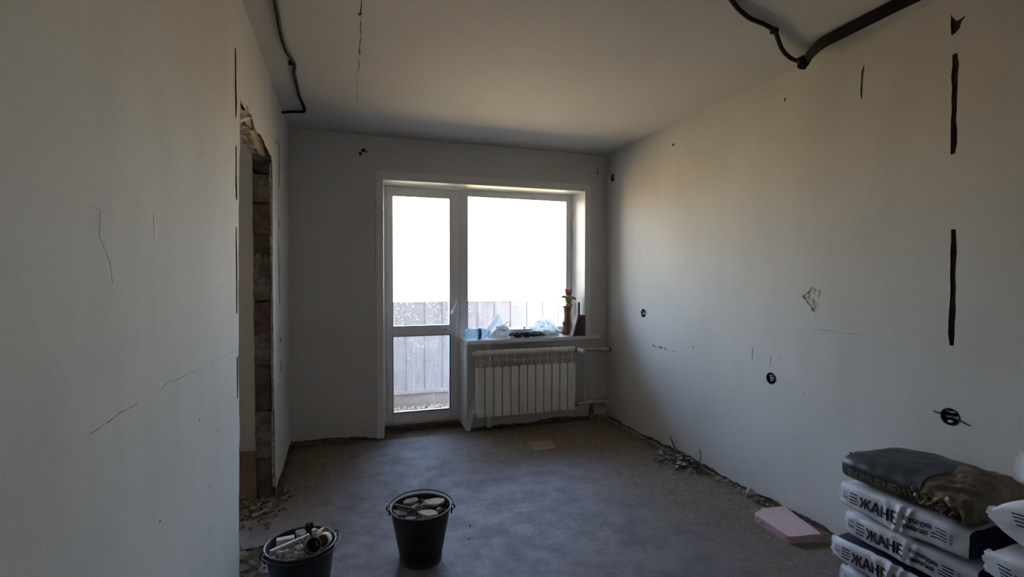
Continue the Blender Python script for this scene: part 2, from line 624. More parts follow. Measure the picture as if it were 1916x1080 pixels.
# ------------------------------------------------------------------ left wall (with the broken-out doorway)
near_edge = jag([(2.215, 0.0), (2.225, .30), (2.262, .75), (2.248, 1.0), (2.268, 1.16), (2.285, 1.5), (2.33, 1.95), (2.352, 2.065)], .007, .035, 31)
top_edge = jag([(2.352, 2.065), (2.60, 2.075), (2.75, 2.045), (2.95, 2.06), (3.15, 2.05), (3.305, 2.055)], .008, .04, 32)
far_edge = jag([(3.305, 2.055), (3.345, 1.99), (3.335, 1.7), (3.315, 1.4), (3.325, .95), (3.345, .5), (3.365, .12), (3.385, .0)], .006, .03, 33)
foot_l = jag([(3.40, .028), (3.7, .022), (4.0, .03), (YB, .03)], .008, .03, 34)
poly_l = [(Y0, 0)] + near_edge + top_edge[1:] + far_edge[1:] + foot_l + [(YB, H), (Y0, H)]
def vslot(y, z0, z1, w, seed):
    n = max(3, int((z1-z0)/.05))
    return strip([(y+.004*random.Random(seed+i).uniform(-1, 1), z0+(z1-z0)*i/n) for i in range(n+1)], w, seed, .2, .8)
lz = [('slot', vslot(2.255, 1.965, 2.236, .030, 1), .02, M_slot, None),
      ('slot', vslot(2.245, 1.64, 1.85, .026, 2), .02, M_slot, None),
      ('slot', vslot(2.235, 1.19, 1.53, .026, 3), .02, M_slot, None),
      ('slot', vslot(2.228, .855, 1.02, .026, 4), .02, M_slot, None),
      ('slot', vslot(3.70, 1.93, 2.25, .022, 5), .02, M_slot, None),
      ('slot', vslot(3.66, 1.65, 1.71, .022, 6), .02, M_slot, None),
      ('slot', vslot(3.65, 1.15, 1.53, .022, 7), .02, M_slot, None),
      ('slot', vslot(3.69, .90, .935, .03, 8), .02, M_slot, None),
      ('slot', vslot(3.69, .70, .77, .035, 9), .02, M_slot, None),
      ('chip', ring(3.55, 2.19, .02, .012, 8, .2, 4), .01, M_crack, None)]
lc = jag([(2.20, 1.046), (1.963, 1.059), (1.80, 1.060)], .004, .03, 41)
lc2 = jag([(1.70, 1.064), (1.604, 1.068), (1.52, 1.074), (1.42, 1.083), (1.33, 1.071)], .004, .025, 42)
lc3 = jag([(1.25, 1.074), (1.162, 1.078), (1.047, 1.076), (.99, 1.077)], .003, .025, 43)
for i, q in enumerate((lc, lc2, lc3)):
    lz.append(('crack', strip(q, .0011, 50+i, .95), .0015, M_crackl, None))
rd = random.Random(77)
for i, (a, b) in enumerate(((1.67, .92), (1.87, .83), (1.78, .68), (2.0, .64), (1.78, .55), (1.33, .78), (1.98, 1.30), (1.71, 1.70))):
    lz.append(('chip', ring(a, b, .004, .0035, 7, .3, 60+i), .002, M_crackl, None))
wall_left = sheet('wall_left', poly_l, lz, lambda a, b, d: (XL-d, a, b), M_wallL)
# reverse face and top, seen only by the light of the adjoining room
bk = MB()
pl2 = [(Y0, 0), (2.20, 0), (2.33, 2.08), (3.32, 2.08), (3.36, 0), (YB, 0), (YB, H), (Y0, H)]
tri = tessellate_polygon([[Vector((a, b, 0)) for a, b in pl2]])
bk.add([(XL-.105, a, b) for a, b in pl2], [tuple(t) for t in tri])
bk.build('rear_face', M_wallB, wall_left)
# faint old trowel scars on the near plaster
for i, pts in enumerate((((1.021, 1.452), (1.056, 1.447), (1.049, 1.405), (1.089, 1.361), (1.10, 1.32)), ((1.056, 1.447), (1.122, 1.45), (1.218, 1.462)), ((1.315, 1.473), (1.318, 1.42)))):
    MB().tube([(XL, a, b) for a, b in jag(list(pts), .002, .02, 80+i)], .0006, 5).build('trowel_scar', M_wallL, wall_left)

# rough reveal of the opening: displaced strip through the wall thickness
path = near_edge + top_edge[1:] + far_edge[1:]
dense = []
for a, b in zip(path, path[1:]):
    n = max(1, int(math.dist(a, b)/.02))
    for i in range(n):
        dense.append((a[0]+(b[0]-a[0])*i/n, a[1]+(b[1]-a[1])*i/n))
dense.append(path[-1])
rv = MB()
vs, fs = [], []
K = 8
cen = Vector((2.8, 1.0))
for i, (y, z) in enumerate(dense):
    a, b = dense[max(i-3, 0)], dense[min(i+3, len(dense)-1)]
    t = Vector((b[0]-a[0], b[1]-a[1])).normalized()
    nrm = Vector((-t.y, t.x))          # points away from the opening's inside for this winding
    if nrm.dot(cen - Vector((y, z))) > 0:
        nrm = -nrm
    for k in range(K+1):
        x = XL - .105*k/K
        e = .0 if k == 0 else .010+.014*noise.noise(Vector((x*22, y*16, z*16)))+.012*noise.noise(Vector((x*50, y*5, z*5)))
        if k == 1:
            e += .004
        vs.append((x, y+nrm.x*e, z+nrm.y*e))
for i in range(len(dense)-1):
    for k in range(K):
        a = i*(K+1)+k
        fs.append((a, a+1, a+K+2, a+K+1))
rv.add(vs, fs)
rv.build('opening_reveal', M_core2, wall_left)['label'] = 'rough broken masonry edge of the doorway'

# single masonry pieces that can be picked out in the far jamb and under the lintel
def rough_block(sx, sy, sz, seed):
    b = bmesh.new()
    bmesh.ops.create_cube(b, size=1)
    bmesh.ops.subdivide_edges(b, edges=b.edges[:], cuts=3, use_grid_fill=True)
    for q in b.verts:
        p3 = Vector((q.co.x*sx, q.co.y*sy, q.co.z*sz))
        n3 = noise.noise_vector(p3*25+Vector((seed*7.3, seed, 0)))
        q.co = p3 + Vector((n3.x*.006, n3.y*.009, n3.z*.006))
    b.verts.index_update()
    mb = MB().add([q.co.copy() for q in b.verts], [[q.index for q in t.verts] for t in b.faces])
    b.free()
    return mb
jm = [(.06, .30, M_core), (.37, .26, M_core2), (.64, .24, M_core), (.87, .17, M_core2), (1.06, .18, M_brick), (1.25, .16, M_core2), (1.44, .20, M_core), (1.645, .17, M_brick), (1.83, .16, M_core2), (1.97, .09, M_core)]
for i, (zc, hh, mm) in enumerate(jm):
    b = rough_block(.082+.006*(i % 2), .06, hh, i)
    yy = 3.352 + .012*math.sin(i*2.3) + (.03 if zc < .2 else 0)
    b.build('masonry_block', mm, wall_left, loc=(XL-.060, yy, zc+.03))
# plaster lip standing on the jamb edge
lip = []
for i in range(60):
    z = .06+1.95*i/59
    lip.append((XL-.008+.003*noise.noise(Vector((z*9, 1, 0))), 3.322+.012*noise.noise(Vector((z*6, 0, 3)))+(.03 if z < .3 else 0)*(1-z/.3), z))
MB().tube(lip, [.0055+.003*noise.noise(Vector((i*.7, 0, 0))) for i in range(60)], 6).build('plaster_lip', M_scuff, wall_left)
# lintel pieces
for i, (y, l, wx, zc, mm, rx) in enumerate(((2.44, .16, .085, 2.085, M_brick, .05), (2.62, .14, .08, 2.10, M_core2, -.04), (2.80, .16, .05, 2.085, M_chipw, .1), (3.02, .22, .05, 2.075, M_rubl, -.06), (3.2, .16, .08, 2.085, M_core, .03))):
    b = rough_block(wx, l, .05, 40+i)
    o = b.build('lintel_piece', mm, wall_left, loc=(XL-.055+(.02 if wx < .06 else 0), y, zc+.004))
    o.rotation_euler = (rx, 0, .05*(i % 2))
b = MB().box(-.012, .012, -.42, .40, -.012, .012)
o = b.build('lath', M_wood, wall_left, loc=(XL-.028, 2.90, 2.062))
o.rotation_euler = (-.03, .3, .03)
o = MB().box(-.010, .010, -.13, .13, -.008, .008).build('lath', M_chipw, wall_left, loc=(XL-.07, 2.66, 2.06))
o.rotation_euler = (0, 0, .6)
# core behind ragged foot
MB().box(XL-.09, XL-.012, 3.40, YB, 0, .05).build('wall_core', M_core, wall_left)

# ------------------------------------------------------------------ back wall with the balcony opening
WT = .34                                     # exterior wall thickness
OX0, OX1, OXM, OZ, SZ = .318, 2.158, 1.018, 2.142, .760
foot_b1 = jag([(XL, .045), (-.2, .040), (0, .036), (.14, .026), (.258, .006)], .007, .025, 51)
foot_b2 = jag([(1.018, .012), (1.3, .018), (1.7, .03), (2.1, .028), (XR, .03)], .009, .03, 52)
poly_b = foot_b1 + [(OX0, .004), (OX0, OZ), (OX1, OZ), (OX1, SZ), (OXM, SZ)] + foot_b2 + [(XR, H), (XL, H)]
bz = [('chip', ring(.166, 2.362, .020, .015, 9, .35, 1), .012, M_crack, None),
      ('chip', ring(.142, 2.335, .012, .015, 8, .35, 2), .012, M_crack, None),
      ('chip', ring(.190, 2.352, .010, .008, 8, .35, 3), .008, M_slot, None),
      ('chip', ring(2.286, 2.36, .007, .008, 8, .2, 4), .012, M_crack, None),
      ('chip', ring(2.286, 2.325, .008, .009, 8, .2, 5), .012, M_crack, None)]
wall_back = sheet('wall_back', poly_b, bz, lambda a, b, d: (a, YB+d, b), M_wallB)
o = MB()
o.box(XL-.1, OX0, YB+.02, YB+WT, -.06, H)
o.box(OX1, XR+.1, YB+.02, YB+WT, -.06, H)
o.box(OX0, OX1, YB+.02, YB+WT, OZ, H)
o.box(OXM, OX1, YB+.02, YB+WT, -.06, SZ)
o.build('wall_core', M_core2, wall_back)
# adjoining room's part of the same outer wall, with its own window opening
pb2 = [(XO, 0), (XL-.1, 0), (XL-.1, H), (XO, H)]
wb2 = sheet('wall_back_adjoining', pb2, [(None, [(-2.55, .8), (-1.15, .8), (-1.15, 2.15), (-2.55, 2.15)], 0, None, None)], lambda a, b, d: (a, YB+d, b), M_wallB)
o = MB()
for (a, b, c2, d2) in ((XO, -2.55, 0, H), (-1.15, XL-.1, 0, H), (-2.55, -1.15, 0, .8), (-2.55, -1.15, 2.15, H)):
    o.box(a, b, YB+.02, YB+WT, c2, d2)
o.build('wall_core', M_core2, wb2)

# ------------------------------------------------------------------ right wall
def rmap(a, b, d):
    return (XR+d, a, b)
foot_r = jag([(YB, .022), (3.9, .018), (3.5, .022), (3.1, .034), (2.8, .030), (2.5, .022), (2.2, .026), (1.6, .02), (Y0, .02)], .008, .022, 61)
rz_ = []
def chase(y, z0, z1, w, seed):
    n = max(3, int((z1-z0)/.045))
    return strip([(y+.0025*random.Random(seed*100+i).uniform(-1, 1), z0+(z1-z0)*i/n) for i in range(n+1)], w, seed, .18, .75)
rz_.append(('chase', [(1.430, 2.425), (1.424, 2.405), (1.418, 2.40), (1.410, 2.385), (1.394, 2.388), (1.376, 2.394), (1.392, 2.376), (1.398, 2.352), (1.412, 2.338), (1.428, 2.335), (1.431, 2.38)], .010, M_groove, None))
rz_.append(('chase', chase(1.412, 1.845, 2.255, .022, 12), .010, M_groove, None))
rz_.append(('chase', chase(1.404, 1.055, 1.535, .022, 13), .010, M_groove, None))
rz_.append(('patch', [(2.128, 1.232), (2.10, 1.250), (2.085, 1.262), (2.063, 1.289), (2.040, 1.276), (2.011, 1.268), (2.018, 1.232), (2.012, 1.194), (2.026, 1.168), (2.044, 1.149), (2.066, 1.160), (2.070, 1.180), (2.092, 1.196), (2.108, 1.215)], .003, M_scuff, 'flaked brown patch in the plaster'))
rz_.append(('chip', ring(2.256, 2.347, .006, .013, 8, .3, 7), .008, M_crack, None))
rz_.append(('chip', strip([(1.796, 2.36), (1.803, 2.335), (1.806, 2.29), (1.808, 2.24), (1.807, 2.20)], .010, 8, .35), .005, M_brick, None))
rz_.append(('chip', ring(3.279, 2.344, .02, .008, 8, .3, 9), .006, M_slot, None))
rz_.append(('crack', strip(jag([(2.08, 1.056), (1.995, 1.062), (1.876, 1.053), (1.79, 1.055)], .003, .02, 63), .002, 10, .9), .003, M_crackl, None))
rz_.append(('slot', vslot(2.474, .83, .905, .004, 14), .003, M_slot, None))
rz_.append(('slot', vslot(2.335, .815, .880, .003, 15), .003, M_slot, None))
for i, (a, b, ra, rb) in enumerate(((3.62, .795, .010, .006), (3.52, .785, .014, .013), (3.49, .779, .008, .011), (3.455, .782, .010, .010), (3.425, .782, .020, .015), (3.395, .780, .008, .012), (3.37, .779, .008, .013), (3.35, .779, .006, .013), (3.32, .776, .012, .005), (3.255, .772, .013, .008), (3.03, .834, .009, .008),
                                    (2.273, .865, .005, .006), (3.1, 1.45, .006, .005), (2.9, .66, .006, .006), (2.62, .55, .005, .006), (3.3, .95, .006, .005), (1.95, .62, .004, .006), (2.1, .70, .004, .01), (2.5, .62, .004, .006), (3.5, .62, .007, .005), (2.75, .42, .006, .006))):
    rz_.append(('chip', ring(a, b, ra*.7, rb*.7, 7, .35, 90+i), .0015, M_slot if i < 11 else M_crackl, None))
sock = [(4.184, 2.261, .033), (3.666, 1.038, .034), (2.329, .743, .034), (1.404, .759, .035)]
for i, (a, b, r) in enumerate(sock):
    rz_.append((None, ring(a, b, r, r, 24), 0, None, None))
wall_right = sheet('wall_right', foot_r + [(Y0, H), (YB, H)], rz_, rmap, M_wall)
MB().box(XR+.010, XR+.04, Y0, YB, 0, .07).build('wall_core', M_core, wall_right)
o = MB().box(XR+.10, XR+.2, Y0, YB+.3, 0, H)
o.build('outer_layer', M_core2, wall_right)

# ------------------------------------------------------------------ walls behind the camera
wall_behind = MB().box(XO-.1, XR+.1, Y0-.1, Y0, 0, H).build('wall_behind', M_core)  # unseen wall, set far back and kept dark to cut bounced light
wall_behind['kind'] = 'structure'
wo = MB().box(XO-.1, XO, Y0, YB+.3, 0, H).build('wall_adjoining', M_wallB)
wo['kind'] = 'structure'

# ------------------------------------------------------------------ reveals and casing strips around the balcony opening
FY = YB+.22                                  # room face of the window frame
def quad_board(name, a, b, c, d, th, nrm, mt, label=None):
    n = Vector(nrm)*th
    P = [Vector(q) for q in (a, b, c, d)]
    mb = MB().add(P+[q+n for q in P], [(0, 1, 2, 3), (7, 6, 5, 4), (0, 4, 5, 1), (1, 5, 6, 2), (2, 6, 7, 3), (3, 7, 4, 0)])
    o = mb.build(name, mt)
    o['kind'] = 'structure'
    if label:
        o['label'] = label
    return o
quad_board('trim_1', (.320, YB-.002, .0), (.342, FY, .0), (.342, FY, 2.135), (.320, YB-.002, 2.135), .012, (-1, 0, 0), M_pvc2, 'white plastic reveal panel left of the balcony door')
quad_board('trim_2', (.320, YB-.002, 2.135), (.342, FY, 2.128), (2.125, FY, 2.138), (2.156, YB-.002, 2.140), .012, (0, 0, 1), M_pvc2, 'white plastic soffit panel above the window')
quad_board('trim_3', (2.156, YB-.002, .79), (2.125, FY, .79), (2.125, FY, 2.14), (2.156, YB-.002, 2.14), .012, (1, 0, 0), M_pvc2, 'white plastic reveal panel right of the window')
quad_board('trim_4', (1.018, YB-.004, .0), (1.008, FY, .02), (1.008, FY, .775), (1.018, YB-.004, .775), .012, (1, 0, 0), M_pvc2, 'white plastic reveal panel beside the door, under the sill')
def casing(name, x0, x1, z0, z1, label):
    o = MB().box(x0, x1, YB-.006, YB+.001, z0, z1, .0015).build(name, M_wallB if False else M_casing)
    o['kind'] = 'structure'
    o['label'] = label
M_casing = plaster('painted_casing', (.80, .795, .78), (.74, .735, .72), 13)
casing('trim_5', .262, .3195, .0, 2.205, 'flat white casing strip left of the balcony door')
casing('trim_6', 2.158, 2.214, .775, 2.205, 'flat white casing strip right of the window')
casing('trim_7', .3195, 2.158, 2.142, 2.205, 'flat white casing strip above the window')

# ------------------------------------------------------------------ balcony door and window (white plastic frames)
def frame_mb(x0, x1, z0, z1, w, y0, y1, bev=.006, wl=None, wr=None, wt=None, wb=None):
    wl, wr, wt, wb = (w if q is None else q for q in (wl, wr, wt, wb))
    f = MB()
    f.box(x0, x0+wl, y0, y1, z0, z1, bev)
    f.box(x1-wr, x1, y0, y1, z0, z1, bev)
    f.box(x0+wl-.003, x1-wr+.003, y0, y1, z1-wt, z1, bev)
    f.box(x0+wl-.003, x1-wr+.003, y0, y1, z0, z0+wb, bev)
    return f
door = empty('door_1', (.664, FY, .03))
tag(door, 'white plastic balcony door with two panes beside the window', None, kind='structure')
DM = Matrix.Translation((-.664, -FY, -.03))
def dbuild(mb, name, mt, parent=door, smooth=False):
    mb.v = [DM @ q for q in mb.v]
    return mb.build(name, mt, parent, smooth)
dbuild(frame_mb(.342, 1.008, .03, 2.13, .03, FY, FY+.07, .004, wr=.032, wt=.022, wb=.03), 'door_frame', M_pvc)
SY0, SY1 = FY-.012, FY+.058
sash = frame_mb(.362, .986, .052, 2.112, .052, SY0, SY1, .007, wl=.054, wr=.070, wt=.070, wb=.092)
sash.box(.41, .92, SY0, SY1, .815, .905, .006)
dbuild(sash, 'door_sash', M_pvc)
for (z0, z1) in ((.905, 2.042), (.144, .815)):
    pn = dbuild(MB().box(.405, .927, FY+.020, FY+.024, z0-.01, z1+.01), 'pane', M_glass)
    gk = frame_mb(.411, .921, z0-.004, z1+.004, .006, SY0-.001, SY0+.012, 0)
    dbuild(gk, 'glazing_seal', M_seal if z0 < .5 else M_midgrey)
for z in (.12, 1.05, 1.98):
    hg = MB().tube([(.350, FY-.018, z-.045), (.350, FY-.018, z+.045)], .0085, 10)
    hg.box(.346, .372, FY-.014, FY-.008, z-.03, z+.03)
    dbuild(hg, 'hinge', M_pvc, smooth=True)
hd = MB().box(.924, .952, SY0-.012, SY0, .99, 1.065, .005)
hd.tube([(.938, SY0-.006, 1.03), (.938, SY0-.045, 1.03)], .009, 10)
hb = dbuild(hd, 'handle', M_pvc, smooth=True)
dbuild(MB().tube([(.926, SY0-.045, 1.006), (.938, SY0-.047, 1.030), (.958, SY0-.05, 1.070), (.972, SY0-.05, 1.115), (.976, SY0-.046, 1.135)], [.009, .010, .009, .008, .006], 10), 'handle_lever', M_pvc, smooth=True)
dbuild(MB().box(.855, .892, SY0-.0012, SY0+.001, .862, .870), 'maker_plate', M_midgrey)
dbuild(MB().box(.345, 1.0, FY-.005, FY+.06, -.01, .03, .004), 'threshold_strip', M_woodd)

win = empty('window_1', (1.57, FY, .8))
tag(win, 'white plastic fixed window beside the balcony door', None, kind='structure')
WM = Matrix.Translation((-1.57, -FY, -.8))
def wbuild(mb, name, mt, smooth=False):
    mb.v = [WM @ q for q in mb.v]
    return mb.build(name, mt, win, smooth)
wbuild(frame_mb(1.010, 2.135, .79, 2.138, .06, FY, FY+.07, .006, wl=.072, wr=.062, wt=.062, wb=.065), 'window_frame', M_pvc)
wbuild(MB().box(1.075, 2.08, FY+.024, FY+.028, .845, 2.08), 'pane', M_glass)
wbuild(frame_mb(1.080, 2.075, .853, 2.078, .006, FY-.001, FY+.012, 0), 'glazing_seal', M_midgrey)
# adjoining room's window, frame and glass
w2 = empty('window_2', (-1.85, FY, .8))
tag(w2, 'white plastic window of the adjoining room', None, kind='structure')
q = frame_mb(-2.55, -1.15, .8, 2.15, .07, FY, FY+.07, .004)
q.box(-1.88, -1.82, FY, FY+.07, .85, 2.1)
q.v = [Matrix.Translation((1.85, -FY, -.8)) @ k for k in q.v]
q.build('window_frame', M_pvc, w2)
q = MB().box(-2.49, -1.21, FY+.024, FY+.028, .86, 2.09)
q.v = [Matrix.Translation((1.85, -FY, -.8)) @ k for k in q.v]
q.build('pane', M_glass, w2)

# wooden threshold and foam edge under the balcony door
t = MB().box(.345, 1.0, YB+.15, FY+.01, -.004, .035, .004)
tag(t.build('threshold_board', M_woodd), 'rough brown wooden board under the balcony door', 'board')

# window sill
sl = empty('window_sill', (1.66, YB, .79))
tag(sl, 'long white plastic window sill above the radiator', 'window sill')
q = MB()
q.prism([(-.652, .22), (-.648, -.105), (.652, -.03), (.654, -.004), (.497, -.004), (.470, .22)], -.026, 0)
q.build('sill_board', M_pvc2, sl)
q = MB()
q.add([(-.648, -.106, -.030), (.653, -.031, -.030), (.653, -.031, .001), (-.648, -.106, .001), (-.648, -.100, -.030), (.653, -.025, -.030), (.653, -.025, .001), (-.648, -.100, .001)], [(0, 1, 2, 3), (4, 7, 6, 5), (0, 3, 7, 4), (1, 5, 6, 2), (3, 2, 6, 7), (0, 4, 5, 1)])
q.build('sill_nosing', M_pvc, sl)
MB().box(-.656, -.648, -.104, .20, -.029, .001).build('end_cap', M_pvc, sl)

# ------------------------------------------------------------------ balcony outside
BY = 5.58
M_conc = simple('balcony_concrete', (.42, .39, .34), (.28, .26, .225), .9, 14, .3)
M_par = simple('parapet_sheet', (.60, .61, .64), (.50, .51, .54), .6, 9, .05, stretch=(3, 3, .4))
M_fac = simple('facade_panel', (.52, .49, .44), (.44, .415, .375), .9, 6, .1)
fb = MB().box(-.7, 3.0, YB+WT, BY+.14, -.26, -.075).build('floor_balcony', M_conc)
fb['kind'] = 'structure'
up_ = MB().box(-.7, 3.0, YB+WT, BY+.14, 2.62, 2.78).build('ceiling_balcony', M_conc)
up_['kind'] = 'structure'
par = empty('balcony_parapet', (1.1, BY, -.075))
tag(par, 'pale corrugated metal balcony parapet outside the glass', 'parapet')
def corrugated(w):
    prof = []
    x = 0
    while x < w-.001:
        for dx, dy in ((0, 0), (.105, 0), (.112, -.012), (.188, -.012), (.195, 0)):
            if x+dx <= w:
                prof.append((x+dx, dy))
        x += .2
    prof.append((w, 0))
    mb = MB()
    for (a, b), (c2, d2) in zip(prof, prof[1:]):
        if c2 - a < 1e-5:
            continue
        mb.add([(a, b, .16), (c2, d2, .16), (c2, d2, 1.14), (a, b, 1.14), (a, b+.003, .16), (c2, d2+.003, .16), (c2, d2+.003, 1.14), (a, b+.003, 1.14)],
               [(0, 1, 2, 3), (7, 6, 5, 4), (3, 2, 6, 7), (0, 4, 5, 1), (0, 3, 7, 4), (1, 5, 6, 2)])
    return mb
pm = corrugated(1.2).mesh('sheet', M_par)
for i in range(3):
    o = place(pm, 'sheet', par)
    o.location = (-1.75+i*1.195, -.001*i, 0)
MB().box(-1.8, 1.9, -.035, -.005, .14, .175, .003).build('lower_rail', M_par, par)
MB().box(-1.8, 1.9, -.01, .012, 1.125, 1.143, .003).build('upper_rail', M_par, par)
MB().box(-1.8, 1.9, -.015, .10, .0, .15, .004).build('kerb', M_fac, par)
for x in (-1.75, -.2, 1.35):
    MB().box(x-.02, x+.02, .02, .06, .0, 1.12).build('post', M_par, par)
fa = MB()
fa.box(-.7, -.62, YB+WT, BY+.14, -.08, 2.7)
fa.box(2.92, 3.0, YB+WT, BY+.14, -.08, 2.7)
o = fa.build('wall_balcony', M_fac)
o['kind'] = 'structure'
# broken screed along the foot of the parapet
rb = MB()
rd = random.Random(5)
for i in range(170):
    x, y = rd.uniform(.3, 1.15), BY-.07-abs(rd.gauss(0, .12))
    s = rd.uniform(.015, .05)
    rb.rock(s*1.6, s*1.2, s*.7, 300+i, TR((x, y, -.075+s*.2), rd.uniform(-.4, .4), rd.uniform(-.4, .4), rd.uniform(0, 6)), n=9)
tag(rb.build('balcony_rubble', M_chipw), 'pale broken screed lying on the balcony floor', 'rubble', kind='stuff')

# ------------------------------------------------------------------ radiator with twelve sections
RX0, PITCH_R, RY = 1.079, .0772, YB-.135     # left edge, section pitch, front face
rad = empty('radiator', (RX0+.463, RY+.05, .13))
tag(rad, 'cream sectional radiator under the window sill', 'radiator')
def rb_(mb, name, mt, smooth=True):
    return mb.build(name, mt, rad, smooth)
OR = Vector((RX0+.463, RY+.05, .13))
def section():
    s = MB()
    w = .069
    # front plate with rounded lower and upper corners
    pts = []
    for (cx, cz, a0) in ((w-.014, .414, 0), (.014, .414, 90), (.010, .012, 180), (w-.010, .012, 270)):
        r = .014 if cz > .2 else .010
        for k in range(5):
            a = math.radians(a0+k*22.5)
            pts.append((cx+r*math.cos(a), cz+r*math.sin(a)))
    M = Matrix(((1, 0, 0, 0), (0, 0, 1, 0), (0, 1, 0, 0), (0, 0, 0, 1)))
    s.prism(pts, 0, .010, M)
    s.box(.003, w-.003, .010, .016, .006, .42, .002)
    # water column and side fins behind the plate
    s.box(w/2-.012, w/2+.012, .012, .088, .02, .43)
    for dx in (.006, w-.010):
        s.box(dx, dx+.004, .014, .080, .01, .425)
    s.box(.008, w-.008, .080, .086, .01, .42)
    # thin centre web and angled fins in the open zone under the header
    s.box(w/2-.0025, w/2+.0025, .012, .060, .42, .535)
    for sx in (-1, 1):
        for (z0, z1) in ((.470, .478),):
            a = w/2+sx*.006
            b = w/2+sx*.032
            s.add([(a, .012, z0), (b, .020, z1), (b, .020, z1+.006), (a, .012, z0+.006), (a, .05, z0), (b, .05, z1), (b, .05, z1+.006), (a, .05, z0+.006)],
                  [(0, 1, 2, 3), (7, 6, 5, 4), (0, 4, 5, 1), (3, 2, 6, 7), (1, 5, 6, 2), (0, 3, 7, 4)])
    # headers
    for zc, r in ((.548, .024), (.040, .021)):
        yc = .036 if zc > .3 else .05
        s.tube([(.0, yc, zc), (.003, yc, zc), (.004, yc, zc), (PITCH_R-.004, yc, zc), (PITCH_R-.003, yc, zc), (PITCH_R, yc, zc)],
               [r*.86, r*.86, r, r, r*.86, r*.86], 14)
    s.box(.001, w-.001, .060, .064, .42, .55)
    return s.mesh('section', M_rad, True)
sm = section()
for i in range(12):
    o = place(sm, 'section', rad)
    o.location = Vector((RX0+i*PITCH_R, RY, .135)) - OR
for (zc, nm) in ((.675, 'air_vent'), (.175, 'end_plug')):
    q = MB().tube([(RX0-.030, RY+.05, zc), (RX0-.018, RY+.05, zc), (RX0-.017, RY+.05, zc), (RX0, RY+.05, zc)], [.012, .014, .020, .021], 12)
    q.v = [k-OR for k in q.v]
    rb_(q, nm, M_rad)
q = MB()
for i, (x, z, w) in enumerate(((.862, .355, .030), (.868, .345, .022), (.860, .33, .036), (.866, .318, .024), (.872, .300, .028), (.869, .295, .022), (.871, .288, .026), (.873, .375, .008), (.871, .40, .012), (.873, .42, .010))):
    q.box(RX0+x, RX0+x+w, RY-.0012, RY+.0002, z+.02, z+.0235)
q.v = [k-OR for k in q.v]
rb_(q, 'sticker_print', M_midgrey, False)
q = MB().box(RX0+.853, RX0+.922, RY-.0008, RY+.0004, .285, .53)
q.v = [k-OR for k in q.v]
rb_(q, 'sticker', M_rad, False)
for x in (.2, .7):
    q = MB().box(RX0+x, RX0+x+.02, RY+.09, YB+.001, .62, .65)
    q.v = [k-OR for k in q.v]
    rb_(q, 'wall_bracket', M_steel, False)

for o_ in [k for k in rad.children if k.name.startswith('sticker_print')]:
    o_['kind'] = 'stuff'
# heating pipes
hp = empty('heating_pipes', (2.12, RY+.05, .17))
tag(hp, 'cream painted heating pipes between radiator and right wall', 'pipe')
OP = Vector((2.12, RY+.05, .17))
PY = RY+.05
RE = RX0+12*PITCH_R
def hb_(mb, name, mt=M_pipe):
    mb.v = [k-OP for k in mb.v]
    return mb.build(name, mt, hp, True)
hb_(MB().tube([(RE+.055, PY, .672), (2.20, PY, .668), (2.21, PY, .668), (XR+.004, PY, .662)], [.014, .014, .017, .017], 12), 'upper_pipe')
hb_(MB().tube([(RE+.045, PY, .17), (2.12, PY, .172), (2.17, PY, .18), (2.22, PY, .176), (XR+.004, PY, .172)], [.013, .015, .017, .016, .016], 12), 'lower_pipe')
hb_(MB().tube([(2.128, PY, .18), (2.126, PY, .40), (2.128, PY, .665)], .0095, 10), 'bypass_pipe')
hb_(MB().tube([(XR-.018, PY, .662), (XR-.010, PY, .662)], .022, 14), 'wall_collar', M_crack)
v = hb_(MB().tube([(RE, PY, .672), (RE+.012, PY, .672), (RE+.013, PY, .672), (RE+.03, PY, .672), (RE+.031, PY, .672), (RE+.06, PY, .672)], [.016, .016, .020, .020, .014, .014], 8), 'radiator_valve', M_steel)
hb_(MB().tube([(RE+.040, PY-.005, .674), (RE+.046, PY-.03, .671), (RE+.058, PY-.085, .664), (RE+.060, PY-.092, .663)], [.014, .021, .022, .018], 14), 'thermostat_head', M_pvc2)
hb_(MB().tube([(RE+.0595, PY-.0915, .663), (RE+.0605, PY-.094, .6628)], .006, 8), 'head_screw', M_black)
hb_(MB().tube([(RE, PY, .17), (RE+.012, PY, .17), (RE+.013, PY, .17), (RE+.035, PY, .17), (RE+.036, PY, .17), (RE+.05, PY, .17)], [.015, .015, .021, .021, .016, .016], 8), 'lower_valve', M_steel)
hb_(MB().tube([(RE+.022, PY, .185), (RE+.022, PY, .222)], .006, 8), 'valve_stem', M_pipe)
hb_(MB().tube([(2.2, PY+.02, .0), (2.2, PY+.02, .11), (2.2, PY+.02, .15)], [.026, .024, .01], 10), 'pipe_stub', M_brick)

# white plastic strips leaning behind the radiator
a, b = Vector((1.020, 4.250, .008)), Vector((1.222, YB-.012, .745))
d = (b-a).normalized()
side = Vector((1, -.06, -.26)).normalized()
side = (side - d*side.dot(d)).normalized()
nn = d.cross(side)
def board_between(a, b, side, w, th):
    mb = MB()
    nn = (b-a).normalized().cross(side)
    P = []
    for q in (a, b):
        for sx in (-w/2, w/2):
            for t in (0, th):
                P.append(q+side*sx+nn*t)
    mb.add(P, [(0, 1, 3, 2), (4, 6, 7, 5), (0, 4, 5, 1), (2, 3, 7, 6), (0, 2, 6, 4), (1, 5, 7, 3)])
    return mb
tag(board_between(a, b, side, .046, .006).build('plastic_strip', M_pvc2), 'long white plastic strip leaning aslant behind the radiator', 'strip')
q = MB()
q.prism([(1.198, .012), (1.222, .010), (1.232, -.02+.024), (1.240, .003), (1.244, .70), (1.196, .70)], 0, .005, Matrix(((1, 0, 0, 0), (0, -.025, 1, YB-.022), (0, 1, 0, 0), (0, 0, 0, 1))))
